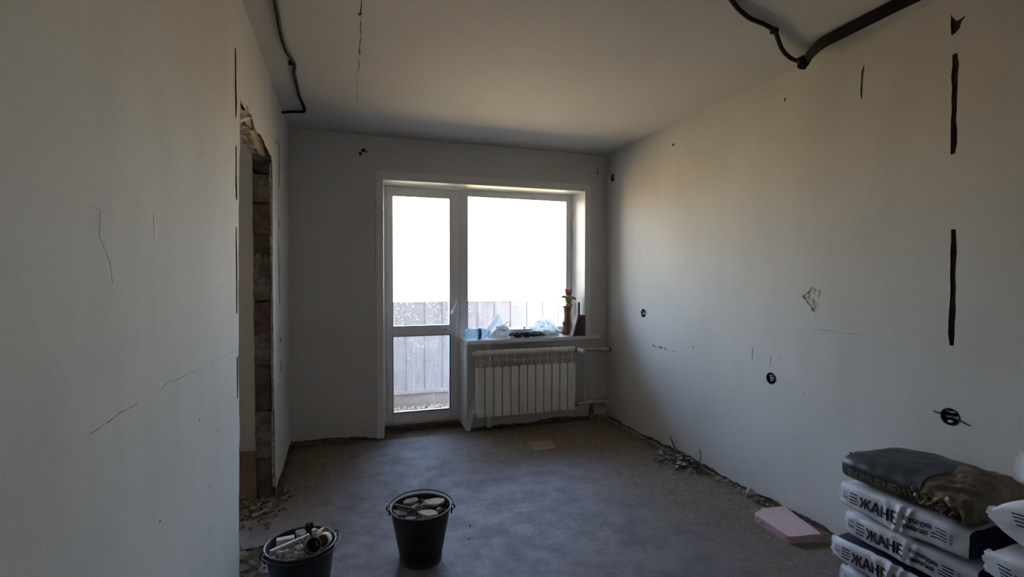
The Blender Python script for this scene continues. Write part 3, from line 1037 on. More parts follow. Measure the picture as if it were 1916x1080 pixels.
tag(q.build('plastic_strip', M_pvc2), 'short upright plastic strip with torn foot behind the radiator', 'strip')

# ------------------------------------------------------------------ socket boxes in the right wall
socklab = ['small round socket box high beside the window corner', 'round plastered socket box right of the window sill', 'round socket box in the middle of the right wall', 'round socket box with cable ends above the cement bags']
for i, (y, z, r) in enumerate(sock):
    e = empty('socket_box', (XR, y, z))
    tag(e, socklab[i], 'socket box', 'open socket boxes in the right wall')
    M = Matrix(((0, 0, 1, 0), (1, 0, 0, 0), (0, 1, 0, 0), (0, 0, 0, 1)))
    MB().lathe([(r+.0015, -.0015), (r-.003, -.0025), (r-.004, .045), (r+.0015, .046)], 28, M).build('box_ring', M_black, e, True)
    MB().lathe([(.0001, .044), (r-.003, .044)], 20, M).build('box_bottom', M_black, e)
    rd = random.Random(40+i)
    nd = (9, 16, 11, 9)[i]
    for k in range(nd):
        an, rr = rd.uniform(0, 6.28), rd.uniform(0, r*.62)
        s = rd.uniform(.6, 1.0)*r
        if i == 3:
            yy, zz = rd.uniform(-.6, .6)*r, (-.55+.55*(k % 3))*r+rd.uniform(-.1, .1)*r
            o = MB().rock(.02, s*1.1, s*.32, 500+i*20+k, n=12).build('plaster_dab', M_sealw, e, loc=(.009, yy, zz))
        else:
            o = MB().rock(.022, s*1.0, s*.55, 500+i*20+k, n=12).build('plaster_dab', M_chipw if i == 1 else M_sealw, e, loc=(.009, rr*math.cos(an), rr*math.sin(an)))
    if i == 3:
        MB().tube([(-.002, .060, .010), (-.006, .045, .006), (-.006, .03, .008), (.01, .015, .004)], .0032, 7).build('cable_end', M_black, e, True)
        MB().tube([(.012, .02, .002), (.004, -.015, -.002), (-.006, -.036, -.006), (-.004, -.055, -.013), (-.002, -.075, -.020)], [.0036, .0036, .003, .0025, .0012], 7).build('cable_end', M_black, e, True)

# ------------------------------------------------------------------ cables under the ceiling
def smooth_path(pts, n=6):
    pts = [Vector(q) for q in pts]
    out = []
    for i in range(len(pts)-1):
        p0, p1, p2, p3 = pts[max(i-1, 0)], pts[i], pts[i+1], pts[min(i+2, len(pts)-1)]
        for k in range(n):
            t = k/n
            out.append(.5*((2*p1)+(p2-p0)*t+(2*p0-5*p1+4*p2-p3)*t*t+(3*p1-p0-3*p2+p3)*t**3))
    out.append(pts[-1])
    return out
def ribbed(pts, r, step=.006):
    """corrugated conduit"""
    P = smooth_path(pts, 14)
    return MB().tube(P, [r*(1+.10*(i % 2)) for i in range(len(P))], 9)
zc = H-.012
cl = empty('ceiling_cable', (-.25, 3.0, zc))
tag(cl, 'black cable under the ceiling above the broken doorway', 'cable')
O = Vector((-.25, 3.0, zc))
q = ribbed([(-.275, 1.55, zc), (-.262, 2.0, zc), (-.261, 2.332, zc), (-.270, 2.625, zc), (-.267, 2.831, zc), (-.243, 2.993, zc), (-.253, 3.12, zc-.004), (-.254, 3.231, zc), (-.255, 3.508, zc), (-.244, 3.70, zc), (-.243, 3.79, zc-.004), (-.258, 3.825, zc-.004), (-.32, 3.84, zc-.006), (XL+.003, 3.86, zc-.012)], .0085)
q.v = [k-O for k in q.v]
q.build('conduit', M_cable, cl, True)
q = MB().box(-.27, -.236, 2.985, 3.003, zc-.010, H-.0005, .003)
q.v = [k-O for k in q.v]
q.build('clip', M_cable, cl)
cr_ = empty('ceiling_cable', (1.95, 1.9, zc))
tag(cr_, 'thin black cable curving across the ceiling to the right wall', 'cable')
O = Vector((1.95, 1.9, zc))
q = ribbed([(1.20, 1.48, zc), (1.516, 1.715, zc), (1.70, 1.815, zc), (1.835, 1.848, zc), (1.925, 1.882, zc), (2.0, 1.935, zc-.004), (2.085, 1.995, zc-.008), (2.16, 2.035, zc-.012), (2.23, 2.06, zc-.016), (2.30, 2.062, zc-.02)], .0095)
q.v = [k-O for k in q.v]
q.build('conduit', M_cable, cr_, True)
q = MB().box(1.905, 1.935, 1.868, 1.893, zc-.011, H-.0005, .003)
q.v = [k-O for k in q.v]
q.build('clip', M_cable, cr_)
cb = empty('cable_bundle', (2.25, 1.8, zc-.01))
tag(cb, 'thick black cable bundle along the ceiling corner ending in a knot', 'cable bundle')
O = Vector((2.25, 1.8, zc-.01))
rd = random.Random(9)
for k in range(5):
    dx, dz = (-.022, -.008, .008, .021, .0)[k], (0, -.012, .0, -.006, -.022)[k]
    q = ribbed([(2.235+dx*.9, .95, zc+dz), (2.225+dx*.9, 1.30, zc+dz), (2.218+dx, 1.48, zc+dz), (2.214+dx, 1.60, zc+dz-.003), (2.216+dx, 1.755, zc+dz-.005), (2.216+dx, 1.87, zc+dz-.008), (2.245+dx*.6, 1.965, zc+dz-.016), (2.275+dx*.5, 2.02, zc+dz-.025), (2.30, 2.055, zc+dz-.03)], .0105)
    q.v = [k2-O for k2 in q.v]
    q.build('conduit', M_cable, cb, True)
q = MB()
for k in range(7):
    q.rock(.06, .05, .045, 700+k, TR((2.275+rd.uniform(-.025, .035), 2.035+rd.uniform(-.025, .025), zc-.03+rd.uniform(-.015, .01)), rd.uniform(0, 3), rd.uniform(0, 3), 0), n=16)
q.v = [k2-O for k2 in q.v]
q.build('taped_knot', M_cable, cb)

# ------------------------------------------------------------------ pink foam board
pk = MB()
pts = jag([(2.105, 1.928), (2.280, 1.897), (2.357, 2.197), (2.218, 2.222), (2.200, 2.205), (2.165, 2.195), (2.127, 2.178), (2.105, 1.928)], .0022, .02, 71)[:-1]
n = len(pts)
tri = tessellate_polygon([[Vector((a, b, 0)) for a, b in pts]])
pe = empty('foam_board', (2.22, 2.06, .006))
tag(pe, 'pink rigid foam board lying on the floor by the right wall', 'foam board')
top = MB().add([(a-2.22, b-2.06, .038) for a, b in pts], [tuple(t) for t in tri])
top.build('board_face', M_pink, pe)
sd = MB()
rd = random.Random(3)
vs = []
for a, b in pts:
    for zz in (0, .012, .026, .038):
        e = 0 if zz in (0, .038) else rd.uniform(-.003, .002)
        vs.append((a-2.22+e, b-2.06+e, zz))
fs = []
for i in range(n):
    j = (i+1) % n
    for k in range(3):
        fs.append((i*4+k, j*4+k, j*4+k+1, i*4+k+1))
sd.add(vs, fs)
sd.add([(a-2.22, b-2.06, 0) for a, b in pts], [tuple(t)[::-1] for t in tri])
sd.build('board_edge', M_pinkd, pe)

# loose beige tile on the floor
tl = MB().prism(jag([(1.394, 3.796), (1.591, 3.787), (1.576, 3.602), (1.391, 3.574), (1.394, 3.796)], .002, .03, 5)[:-1], .0065, .010)
tag(tl.build('loose_tile', simple('beige_tile', (.27, .225, .165), (.22, .185, .135), .7, 20, .1)), 'single beige floor tile lying before the radiator', 'tile')

# ------------------------------------------------------------------ buckets
def bucket(name, label, loc, r0, r1, hh, body, handle_pts, ear_ang, wall=.003):
    e = empty(name, loc)
    tag(e, label, 'bucket')
    MB().lathe([(.0001, .004), (r0-.004, .004), (r0-.002, 0), (r0+.002, 0), (r0+.003, .012), (r0, .014), (r1-.004, hh-.02), (r1, hh-.012), (r1, hh)], 48).build('bucket_body', body, e, True)
    MB().lathe([(.0001, .02), (r0-.006, .02), (r1-.010, hh-.03), (r1-.004, hh)], 48).build('bucket_inside', M_black, e, True)
    rp = [(r1*math.cos(2*PI*i/48), r1*math.sin(2*PI*i/48), hh) for i in range(48)]
    MB().tube(rp, .0042, 8, closed=True).build('rim', M_rim, e, True)
    for an in ear_ang:
        c_, s_ = math.cos(an), math.sin(an)
        M = Matrix.Translation(((r1+.004)*c_, (r1+.004)*s_, hh-.012)) @ Matrix.Rotation(an, 4, 'Z')
        q = MB()
        q.box(-.003, .004, -.016, .016, -.022, .010, .002, M)
        q.tube([M @ Vector((.006+.010*math.sin(t), 0, .006+.012*math.cos(t))) for t in [k*PI/5 for k in range(10)]], .0028, 6, closed=True)
        q.build('ear', M_bucket, e, True)
    q = MB().tube(smooth_path(handle_pts, 5), .0032, 8)
    q.build('handle', M_bucket, e, True)
    return e

# dark metal bucket, right one
B2 = Vector((.345, 2.385, .006))
r1, hh = .140, .245
ea = (math.radians(-14), math.radians(166))
def arc_handle(r1, hh, ear, rise, back, n=12, kink=None):
    """handle laid back over the rim: from one ear round to the other"""
    pts = []
    for i in range(n+1):
        t = i/n
        an = ear[0] + (ear[1]-ear[0])*t
        rr = (r1+.016)*(1 + back*math.sin(PI*t))
        z = hh - .006 + rise*math.sin(PI*t)
        pts.append((rr*math.cos(an), rr*math.sin(an), z))
    return pts
e2 = bucket('bucket', 'dark metal bucket of plaster rubble in mid floor', B2, .097, r1, hh, M_bucket, arc_handle(r1, hh, ea, .018, .02), ea)
E2T = B2 + Vector((0, 0, hh))
def at_rim(e, r, xn, yn, dz):
    """normalised position over the bucket mouth (x right, y away) in view-aligned axes"""
    px, py = xn*r, yn*r
    return Vector((e.x + px*math.cos(YAW)+py*math.sin(YAW), e.y - px*math.sin(YAW)+py*math.cos(YAW), e.z+dz))
def rubble_bed(e, r, depth, label, seed, mt, cnt, smin=.012, smax=.032):
    rd = random.Random(seed)
    q = MB()
    # filled mass
    vs, fs = [(0, 0, -depth)], []
    nr, na = 8, 36
    for i in range(1, nr+1):
        for j in range(na):
            a = 2*PI*j/na
            rr = r*i/nr
            vs.append((rr*math.cos(a), rr*math.sin(a), -depth+.012*noise.noise(Vector((rr*math.cos(a)*30, rr*math.sin(a)*30, seed)))))
    for j in range(na):
        fs.append((0, 1+j, 1+(j+1) % na))
    for i in range(nr-1):
        for j in range(na):
            a = 1+i*na
            fs.append((a+j, a+na+j, a+na+(j+1) % na, a+(j+1) % na))
    q.add(vs, fs)
    for i in range(cnt):
        a, rr = rd.uniform(0, 6.28), r*math.sqrt(rd.random())*.92
        s = rd.uniform(smin, smax)
        q.rock(s*1.5, s, s*.6, seed*1000+i, TR((rr*math.cos(a), rr*math.sin(a), -depth+s*.15+rd.uniform(0, .008)), rd.uniform(-.8, .8), rd.uniform(-.8, .8), rd.uniform(0, 6)), n=9)
    o = q.build('rubble', mt, None, loc=e)
    return tag(o, label, 'rubble', kind='stuff')
rubble_bed(E2T, r1-.017, .036, 'fine brown rubble filling the metal bucket', 4, M_rubble, 150)
def piece(name, label, cat, group, mb, mt, loc, rot=(0, 0, 0)):
    o = mb.build(name, mt)
    o.location = loc
    o.rotation_euler = rot
    return tag(o, label, cat, group)
G2 = 'large pieces on top of the metal bucket'
piece('plaster_slab', 'largest pale plaster slab at the back right of the metal bucket', 'plaster', G2, MB().rock(.110, .078, .011, 11, flat=True, n=34, rough=.45), M_plast, at_rim(E2T, r1, .42, .36, -0.006), (.10, -.05, -.25))
piece('plaster_slab', 'broad pale plaster slab at the front of the metal bucket', 'plaster', G2, MB().rock(.108, .086, .011, 12, flat=True, n=34, rough=.45), M_plasty, at_rim(E2T, r1, .26, -.34, -0.012), (-.05, .08, -.5))
piece('plaster_slab', 'yellowish plaster shard at the back left of the metal bucket', 'plaster', G2, MB().rock(.082, .046, .012, 13, flat=True, n=22, rough=.45), M_plasty, at_rim(E2T, r1, -.42, .46, -0.004), (.25, -.15, .1))
piece('plaster_slab', 'long thin plaster splinter left of centre in the metal bucket', 'plaster', G2, MB().rock(.070, .020, .010, 14, flat=True, n=14, rough=.4), M_plast, at_rim(E2T, r1, -.28, .12, -.014), (.1, -.2, .45))
piece('plaster_lump', 'small pale plaster lump at the back of the metal bucket', 'plaster', G2, MB().rock(.045, .026, .016, 15), M_plast, at_rim(E2T, r1, .10, .60, -.012), (.1, .1, 0))
piece('plaster_lump', 'little white plaster crumb behind the middle of the metal bucket', 'plaster', G2, MB().rock(.028, .020, .014, 16), M_chipw, at_rim(E2T, r1, .03, .38, -.014))
piece('plaster_lump', 'pointed white plaster bit by the right rim of the metal bucket', 'plaster', G2, MB().rock(.036, .026, .030, 17), M_chipw, at_rim(E2T, r1, .62, -.03, -.014), (.3, .2, .4))
piece('board_scrap', 'brown square board scrap at the left of the metal bucket', 'board', G2, MB().box(-.032, .032, -.026, .026, -.005, .005, .001), M_woodd, at_rim(E2T, r1, -.62, -.30, -.016), (.1, .35, .35))
piece('wood_stick', 'reddish wooden stick lying across the metal bucket', 'stick', G2, MB().box(-.055, .055, -.006, .006, -.004, .004, .001), M_brick, at_rim(E2T, r1, -.55, .02, -.004), (0, .06, -.62))
piece('black_scrap', 'flat black plastic scrap at the front of the metal bucket', 'plastic', G2, MB().rock(.070, .040, .008, 18, flat=True, n=14), M_black, at_rim(E2T, r1, -.22, -.62, -.018), (-.1, .1, .1))
piece('plaster_lump', 'red-brown masonry crumb at the front of the metal bucket', 'masonry', G2, MB().rock(.060, .028, .018, 19), M_brick, at_rim(E2T, r1, .12, -.70, -.018), (0, 0, -.2))
for k, (xn, yn) in enumerate(((.80, .05), (.78, -.15), (.86, .16), (.70, -.28), (.84, -.08))):
    piece('masonry_crumb', 'red-brown masonry crumbs at the right rim of the metal bucket', 'masonry', 'masonry crumbs in the metal bucket', MB().rock(.030, .018, .016, 30+k), (M_brick, M_woodd)[k % 2], at_rim(E2T, r1, xn, yn, -.016+.004*(k % 3)), (k, k*.7, k*1.3))

# dark blue-grey bucket, left one
B1 = Vector((-.166, 2.195, .006))
r1b, hb1 = .133, .252
ea1 = (math.radians(20), math.radians(200))
e1 = bucket('bucket', 'dark blue-grey bucket of mixed rubble beside the left wall', B1, .102, r1b, hb1, M_bucket2, arc_handle(r1b, hb1, (math.radians(200), math.radians(380)), -.004, .0), ea1)
E1T = B1 + Vector((0, 0, hb1))
rubble_bed(E1T, r1b-.014, .030, 'grey mixed rubble filling the blue-grey bucket', 6, M_rubl, 210, .010, .026)
G1 = 'large pieces on top of the blue-grey bucket'
def can(r, h, n=20):
    return MB().lathe([(.0001, .002), (r-.002, .002), (r-.002, h), (r, h), (r, 0), (.0001, 0)], n)
o = empty('roller_core', at_rim(E1T, r1b, .70, .02, .010), (1.25, 0, -.25))
tag(o, 'pale cardboard roll end at the right of the blue-grey bucket', 'roll', G1)
MB().lathe([(.0265, -.022), (.0265, .022), (.023, .024), (.023, .0)], 24).build('roll_shell', M_chipw, o, True)
MB().lathe([(.0001, .014), (.023, .016)], 24).build('roll_face', M_woodd, o, True)
o = empty('roller_core', at_rim(E1T, r1b, .50, .50, .004), (1.0, .5, .4))
tag(o, 'pale torn roll at the back right of the blue-grey bucket', 'roll', G1)
MB().lathe([(.0001, -.02), (.022, -.02), (.024, .0), (.021, .022), (.016, .024), (.014, .010), (.0001, .008)], 16).build('roll_shell', M_plast, o, True)
o = empty('paint_cup', at_rim(E1T, r1b, .42, -.28, .002), (.95, .25, .2))
tag(o, 'black empty cup lying open in the blue-grey bucket', 'cup', G1)
can(.029, .035, 24).build('cup_body', M_black, o, True)
MB().tube([(.029*math.cos(k*PI/12), .029*math.sin(k*PI/12), .035) for k in range(24)], .0016, 6, closed=True).build('cup_rim', M_rubl, o, True)
piece('plastic_stick', 'long white plastic stick lying across the blue-grey bucket', 'stick', G1, board_between(Vector((-.078, -.036, 0)), Vector((.060, .034, .010)), Vector((-.4, 1, 0)).normalized(), .009, .004), M_pvc2, at_rim(E1T, r1b, -.20, -.12, .004), (0, 0, 0))
piece('plaster_block', 'white plaster block at the left of the blue-grey bucket', 'plaster', G1, MB().box(-.034, .034, -.012, .012, -.010, .010, .003), M_chipw, at_rim(E1T, r1b, -.55, .18, -.002), (.1, 0, .10))
piece('plaster_lump', 'rounded pale lump at the back of the blue-grey bucket', 'plaster', G1, MB().rock(.042, .036, .034, 51), M_plast, at_rim(E1T, r1b, .18, .62, .002))
piece('crumpled_paper', 'crumpled greyish paper at the back left of the blue-grey bucket', 'paper', G1, MB().rock(.066, .050, .036, 52, n=30, rough=.45), M_rubl, at_rim(E1T, r1b, -.22, .55, .000), (.3, .2, .5))
piece('paper_tube', 'small dark curled tube on the back rim of the blue-grey bucket', 'tube', G1, MB().lathe([(.011, -.012), (.011, .012), (.009, .012), (.009, -.012)], 14), M_black, at_rim(E1T, r1b, -.12, .94, .010), (1.4, 0, .9))
piece('plaster_lump', 'greenish-grey angular lump at the centre of the blue-grey bucket', 'plaster', G1, MB().rock(.034, .040, .030, 53), M_plasty, at_rim(E1T, r1b, .10, -.28, -.002))
piece('plaster_lump', 'tan angular lump left of the cup in the blue-grey bucket', 'plaster', G1, MB().rock(.030, .026, .022, 54), M_plasty, at_rim(E1T, r1b, -.22, -.42, -.006))
piece('plaster_lump', 'small white chip beside the stick in the blue-grey bucket', 'plaster', G1, MB().rock(.020, .016, .012, 55), M_chipw, at_rim(E1T, r1b, -.06, -.20, .000))
piece('stone', 'round grey stone at the front of the blue-grey bucket', 'stone', G1, MB().rock(.030, .026, .022, 56, n=30, rough=.1), M_rubl, at_rim(E1T, r1b, .20, -.72, -.004))
piece('plaster_lump', 'flat grey flake at the front left of the blue-grey bucket', 'plaster', G1, MB().rock(.036, .022, .010, 57, flat=True), M_rubl, at_rim(E1T, r1b, -.58, -.48, -.002), (0, .2, .3))
piece('plaster_lump', 'white flake below the stick in the blue-grey bucket', 'plaster', G1, MB().rock(.032, .010, .007, 58, flat=True), M_chipw, at_rim(E1T, r1b, -.38, -.55, .000), (0, 0, .1))

# ------------------------------------------------------------------ cement bags
M_bagw = simple('white_bag_paper', (.66, .67, .70), (.56, .57, .60), .55, 7, .12)
M_bagd = simple('dark_bag_film', (.024, .028, .036), (.082, .088, .080), .5, 9, .2, lo=.48, hi=.8, detail=9)
M_kraft = simple('kraft_paper', (.19, .150, .090), (.095, .074, .048), .85, 12, .5)
M_kraftl = simple('torn_paper_edge', (.32, .285, .18), (.20, .17, .105), .85, 30, .3)
M_cem = simple('exposed_cement_bag', (.060, .036, .026), (.035, .022, .017), .9, 18, .4)
M_navy = simple('navy_bag_panel', (.022, .024, .050), (.014, .015, .030), .5, 8)
M_photo = simple('printed_bag_picture', (.16, .10, .075), (.045, .04, .075), .5, 14, lo=.45, hi=.55)


class Bag:
    def __init__(self, L, W, T, seed, taper=.35, wr=.006, n=6, ear=.0, crease=0.0):
        self.L, self.W, self.T, self.seed, self.taper, self.wr, self.n, self.ear, self.crease = L, W, T, seed, taper, wr, n, ear, crease

    def pt(self, a, b, c):
        """a, b, c in [-1, 1] on the cube surface -> local point"""
        n = self.n
        mx = max(abs(b), abs(c), 1e-6)
        dn = (abs(b)**n+abs(c)**n)**(1/n)
        k = mx/dn if dn > 1e-9 else 1.0
        bb, cc = b*k, c*k
        t = 1-self.taper*abs(a)**5
        wd = 1-.05*abs(a)**6
        P = Vector((a*self.L/2, bb*self.W/2*wd, cc*self.T/2*t))
        P.x *= 1 - .035*(abs(cc)**3)
        s = self.seed*3.7
        q = Vector((P.x*7+s, P.y*7, P.z*9))
        nv = noise.noise_vector(q)*self.wr + noise.noise_vector(q*3.1)*self.wr*.45
        P += Vector((nv.x*.6, nv.y, nv.z))
        if self.crease:
            # folds running down the side below the weight above
            for (a0, sl, w, am) in ((.02, .5, .05, 1), (.16, .7, .04, .8), (-.16, -.4, .05, .5)):
                d = (a-a0-sl*c*.12)/w
                P.y += math.copysign(1, -b)*-self.crease*am*math.exp(-d*d)*(1 if abs(b) > .9 else .3)
        P.z += self.T*.04*noise.noise(Vector((a*1.3+s, 2.2, 0)))
        return P

    def mesh(self, mats, sel=None, na=64, nb=16, nc=16, a0=-1, a1=1, open_ends=False):
        mb = MB()
        idx = {}
        def vid(a, b, c):
            k = (round(a, 5), round(b, 5), round(c, 5))
            if k not in idx:
                idx[k] = len(mb.v)
                mb.v.append(self.pt(a, b, c))
            return idx[k]
        A = [a0+(a1-a0)*i/na for i in range(na+1)]
        B = [-1+2*i/nb for i in range(nb+1)]
        C = [-1+2*i/nc for i in range(nc+1)]
        def quad(q, tagc):
            mb.f.append([vid(*k) for k in q])
            mb.m.append(sel(tagc, q) if sel else 0)
        for i in range(na):
            for j in range(nb):
                for c in (-1, 1):
                    quad([(A[i], B[j], c), (A[i+1], B[j], c), (A[i+1], B[j+1], c), (A[i], B[j+1], c)], 'top' if c > 0 else 'bottom')
            for j in range(nc):
                for b in (-1, 1):
                    quad([(A[i], b, C[j]), (A[i+1], b, C[j]), (A[i+1], b, C[j+1]), (A[i], b, C[j+1])], 'front' if b < 0 else 'back')
        if not open_ends:
            for i in range(nb):
                for j in range(nc):
                    for a in (a0, a1):
                        quad([(a, B[i], C[j]), (a, B[i+1], C[j]), (a, B[i+1], C[j+1]), (a, B[i], C[j+1])], 'far' if a < 0 else 'near')
        return mb

    def front(self, u, v, off=.002):
        """u metres from the left end, v metres above mid height on the printed side"""
        a = -1+2*u/self.L
        c = v/(self.T/2)
        P = self.pt(a, -1, max(-1, min(1, c)))
        e = .01
        du = self.pt(min(1, a+e), -1, c) - self.pt(a-e, -1, c)
        dv = self.pt(a, -1, min(1, c+e*4)) - self.pt(a, -1, max(-1, c-e*4))
        n = du.cross(dv)
        n = n.normalized() if n.length > 1e-9 else Vector((0, -1, 0))
        if n.y > 0:
            n = -n
        return P + n*off


_txt = {}
def text_verts(body, bold):
    if (body, bold) not in _txt:
        c = bpy.data.curves.new('lettering', 'FONT')
        c.body = body
        c.size = 1
        c.resolution_u = 2
        o = bpy.data.objects.new('lettering', c)
        COL.objects.link(o)
        bpy.context.view_layer.update()
        m = o.evaluated_get(bpy.context.evaluated_depsgraph_get()).to_mesh()
        bm = bmesh.new()
        bm.from_mesh(m)
        bmesh.ops.triangulate(bm, faces=bm.faces[:])
        for _ in range(2):
            es = [e for e in bm.edges if e.calc_length() > .16]
            if es:
                bmesh.ops.subdivide_edges(bm, edges=es, cuts=1)
        bmesh.ops.triangulate(bm, faces=bm.faces[:])
        bm.verts.index_update()
        vs = [(q.co.x, q.co.y) for q in bm.verts]
        fs = [[q.index for q in f.verts] for f in bm.faces]
        bm.free()
        bpy.data.objects.remove(o)
        bpy.data.curves.remove(c)
        x0, x1 = min(q[0] for q in vs), max(q[0] for q in vs)
        y0, y1 = min(q[1] for q in vs), max(q[1] for q in vs)
        _txt[(body, bold)] = ([((x-x0)/(x1-x0), (y-y0)/(y1-y0)) for x, y in vs], fs)
    return _txt[(body, bold)]


def print_text(bag, body, u0, u1, v0, v1, mb, bold=.0, vert=False, off=.002):
    vs, fs = text_verts(body, 0)
    s = bold*(u1-u0 if vert else v1-v0)
    for k, (dx, dy) in enumerate(((0, 0), (s, 0), (-s, 0), (0, s*.6), (0, -s*.6)) if bold else ((0, 0),)):
        o2 = off + .00008*k
        if vert:
            P = [bag.front(u0+(u1-u0)*(1-y)+dx, v0+(v1-v0)*x+dy, o2) for x, y in vs]
        else:
            P = [bag.front(u0+(u1-u0)*x+dx, v0+(v1-v0)*y+dy, o2) for x, y in vs]
        mb.add(P, fs)


def print_bar(bag, u0, u1, v0, v1, mb, off=.002):
    n = 6
    P, F = [], []
    for i in range(n+1):
        u = u0+(u1-u0)*i/n
        P += [bag.front(u, v0, off), bag.front(u, v1, off)]
    for i in range(n):
        F.append((2*i, 2*i+2, 2*i+3, 2*i+1))
    mb.add(P, F)


def zhane_bag(loc, label, seed, L=.466, W=.34, T=.112, rot=(0, 0, -PI/2), printed=True, navy=True, part_print=None, taper=.14, crease=.006, group='white cement bags stacked by the right wall'):
    e = empty('cement_bag', loc, rot)
    tag(e, label, 'bag', group)
    bg = Bag(L, W, T, seed, taper, .0065, 7, crease=crease)
    def sel(t, q):
        if navy and t == 'near':
            return 1
        if navy and t == 'top' and seed == 3:
            return 1
        return 0
    bg.mesh([M_bagw, M_navy], sel).build('bag_body', [M_bagw, M_navy], e, True)
    # folded end flap with frayed corners
    fl = MB()
    vs, fs = [], []
    rd = random.Random(seed)
    for i in range(13):
        c = -1+2*i/12
        p0 = bg.pt(-1, -1, c)
        ex = .008+rd.uniform(0, .010)
        vs += [p0+Vector((.004, .002, 0)), p0+Vector((-ex, .004+rd.uniform(-.003, .003), rd.uniform(-.003, .003))), p0+Vector((-ex*.6, .012, 0))]
    for i in range(12):
        a = i*3
        fs += [(a, a+3, a+4, a+1), (a+1, a+4, a+5, a+2)]
    fl.add(vs, fs)
    fl.build('end_fold', M_bagw, e, True)
    if printed:
        pl = part_print or 'all'
        q = MB()
        print_text(bg, 'НЕТТО', .012, .036, .012, .020, q, .02)
        print_text(bg, '25кг', .010, .040, -.012, .006, q, .01)
        q.build('weight_print', M_print, e)
        for k in range(4):
            st = MB()
            v = .021-.0135*k
            print_bar(bg, .047, .082, v-.0030, v+.0025, st)
            st.build('stripe', M_print, e)
        q = MB()
        print_text(bg, 'ЖАНЕ', .092, .234, -.024, .020, q, .05)
        q.build('name_print', M_print, e)
        q = MB()
        print_text(bg, 'штукатурка', .256, .352, .000, .022, q, .03)
        print_text(bg, 'цементная', .256, .340, -.025, -.005, q, .03)
        q.build('text_print', M_print, e)
        for k in range(4):
            st = MB()
            v = .020-.0125*k
            print_bar(bg, (.366, .366, .352, .352)[k], .402, v-.0030, v+.0022, st)
            st.build('stripe', M_print, e)
        q = MB()
        print_text(bg, 'ЖАНЕ', .411, .420, -.022, .020, q, .02, vert=True)
        q.build('side_print', M_print, e)
    return e, bg


XF = 2.0
zhane_bag((XF+.175, 1.343, .063), 'lowest white plaster bag of the left stack, on the floor', 4, T=.118)
zhane_bag((XF+.160, 1.372, .183), 'crumpled white plaster bag, third below the dark bag', 3, crease=.012)
zhane_bag((XF+.175, 1.326, .302), 'white plaster bag in the middle, second below the dark bag', 2)
zhane_bag((XF+.165, 1.345, .423), 'white plaster bag directly under the dark cement bag', 1, T=.118, crease=.010)

# dark torn cement bag on top
e = empty('cement_bag', (XF+.172, 1.335, .546), (math.radians(2), math.radians(-1.5), -PI/2))
tag(e, 'dark torn cement bag with gold lettering on top of the left stack', 'bag')
bd = Bag(.476, .36, .128, 11, .22, .010, 3.6)
bd.mesh([M_bagd], None, na=30, a0=-1, a1=.30, open_ends=False).build('bag_body', M_bagd, e, True)
q = MB()
print_text(bd, 'ДОНЦЕМЕНТ', .034, .285, -.030, .006, q, .04)
q.build('name_print', M_gold, e)
# sewn end with stubs
q = MB()
for k in range(9):
    c = -1+2*k/8
    p0 = bd.pt(-1, -.9+.02*k, c)
    q.add([p0+Vector((.006, -.002, -.004)), p0+Vector((.006, -.002, .005)), p0+Vector((-.008, 0, .004)), p0+Vector((-.007, 0, -.003)), p0+Vector((.006, .004, -.004)), p0+Vector((.006, .004, .005)), p0+Vector((-.008, .004, .004)), p0+Vector((-.007, .004, -.003))],
          [(0, 1, 2, 3), (7, 6, 5, 4), (0, 4, 5, 1), (3, 2, 6, 7), (1, 5, 6, 2), (0, 3, 7, 4)])
q.build('sewn_end', M_bagd, e)
# torn inner paper: crumpled shell over the right part
tp = Bag(.480, .362, .126, 11, .55, .016, 3.2)
sh = tp.mesh([M_kraft], None, na=34, nb=22, nc=14, a0=.20, a1=1.0)
for i, p3 in enumerate(sh.v):
    f = (p3.x/.24)
    nv = noise.noise_vector(p3*38)*.007 + noise.noise_vector(p3*80)*.003
    sh.v[i] = p3 + nv*min(1, max(0, (f-.2)*4)) + Vector((0, 0, -.022*max(0, f-.35)))
sh.build('torn_paper', M_kraft, e, True)['label'] = 'crumpled brown paper of the torn end'
rd = random.Random(8)
for k in range(7):
    pts = []
    a = .26+.09*k
    for j in range(9):
        c = -.75+1.25*j/8
        p0 = tp.pt(min(.97, a+.03*math.sin(j*1.7+k)), -1, c)
        f = p0.x/.24
        pts.append(p0+Vector((rd.uniform(-.007, .007), -.004-rd.uniform(0, .008), rd.uniform(-.004, .004)-.022*max(0, f-.35))))
    q = MB()
    vs, fs = [], []
    for j, p0 in enumerate(pts):
        w = .004+.005*abs(math.sin(j*2.1+k))
        vs += [p0+Vector((-w, 0, 0)), p0+Vector((0, -.006, .002)), p0+Vector((w, 0, 0))]
    for j in range(8):
        fs += [(j*3, j*3+1, j*3+4, j*3+3), (j*3+1, j*3+2, j*3+5, j*3+4)]
    q.add(vs, fs)
    q.build('torn_edge', M_kraftl if k in (0, 1, 4) else M_kraft, e)
q = MB().rock(.14, .10, .078, 91, n=60, rough=.12)
q.build('cement_lump', M_cem, e, True, loc=(.165, -.150, -.018))
q = MB()
vs, fs = [], []
for j in range(14):
    t = j/13
    p0 = Vector((.10+.12*t, -.195+.01*math.sin(j*1.3), -.030+.045*math.sin(t*PI)+.004*math.sin(j*2.7)))
    vs += [p0, p0+Vector((.002, -.004, .010)), p0+Vector((.0, .012, .014))]
for j in range(13):
    fs += [(j*3, j*3+1, j*3+4, j*3+3), (j*3+1, j*3+2, j*3+5, j*3+4)]
q.add(vs, fs)
q.build('torn_edge', M_kraftl, e)

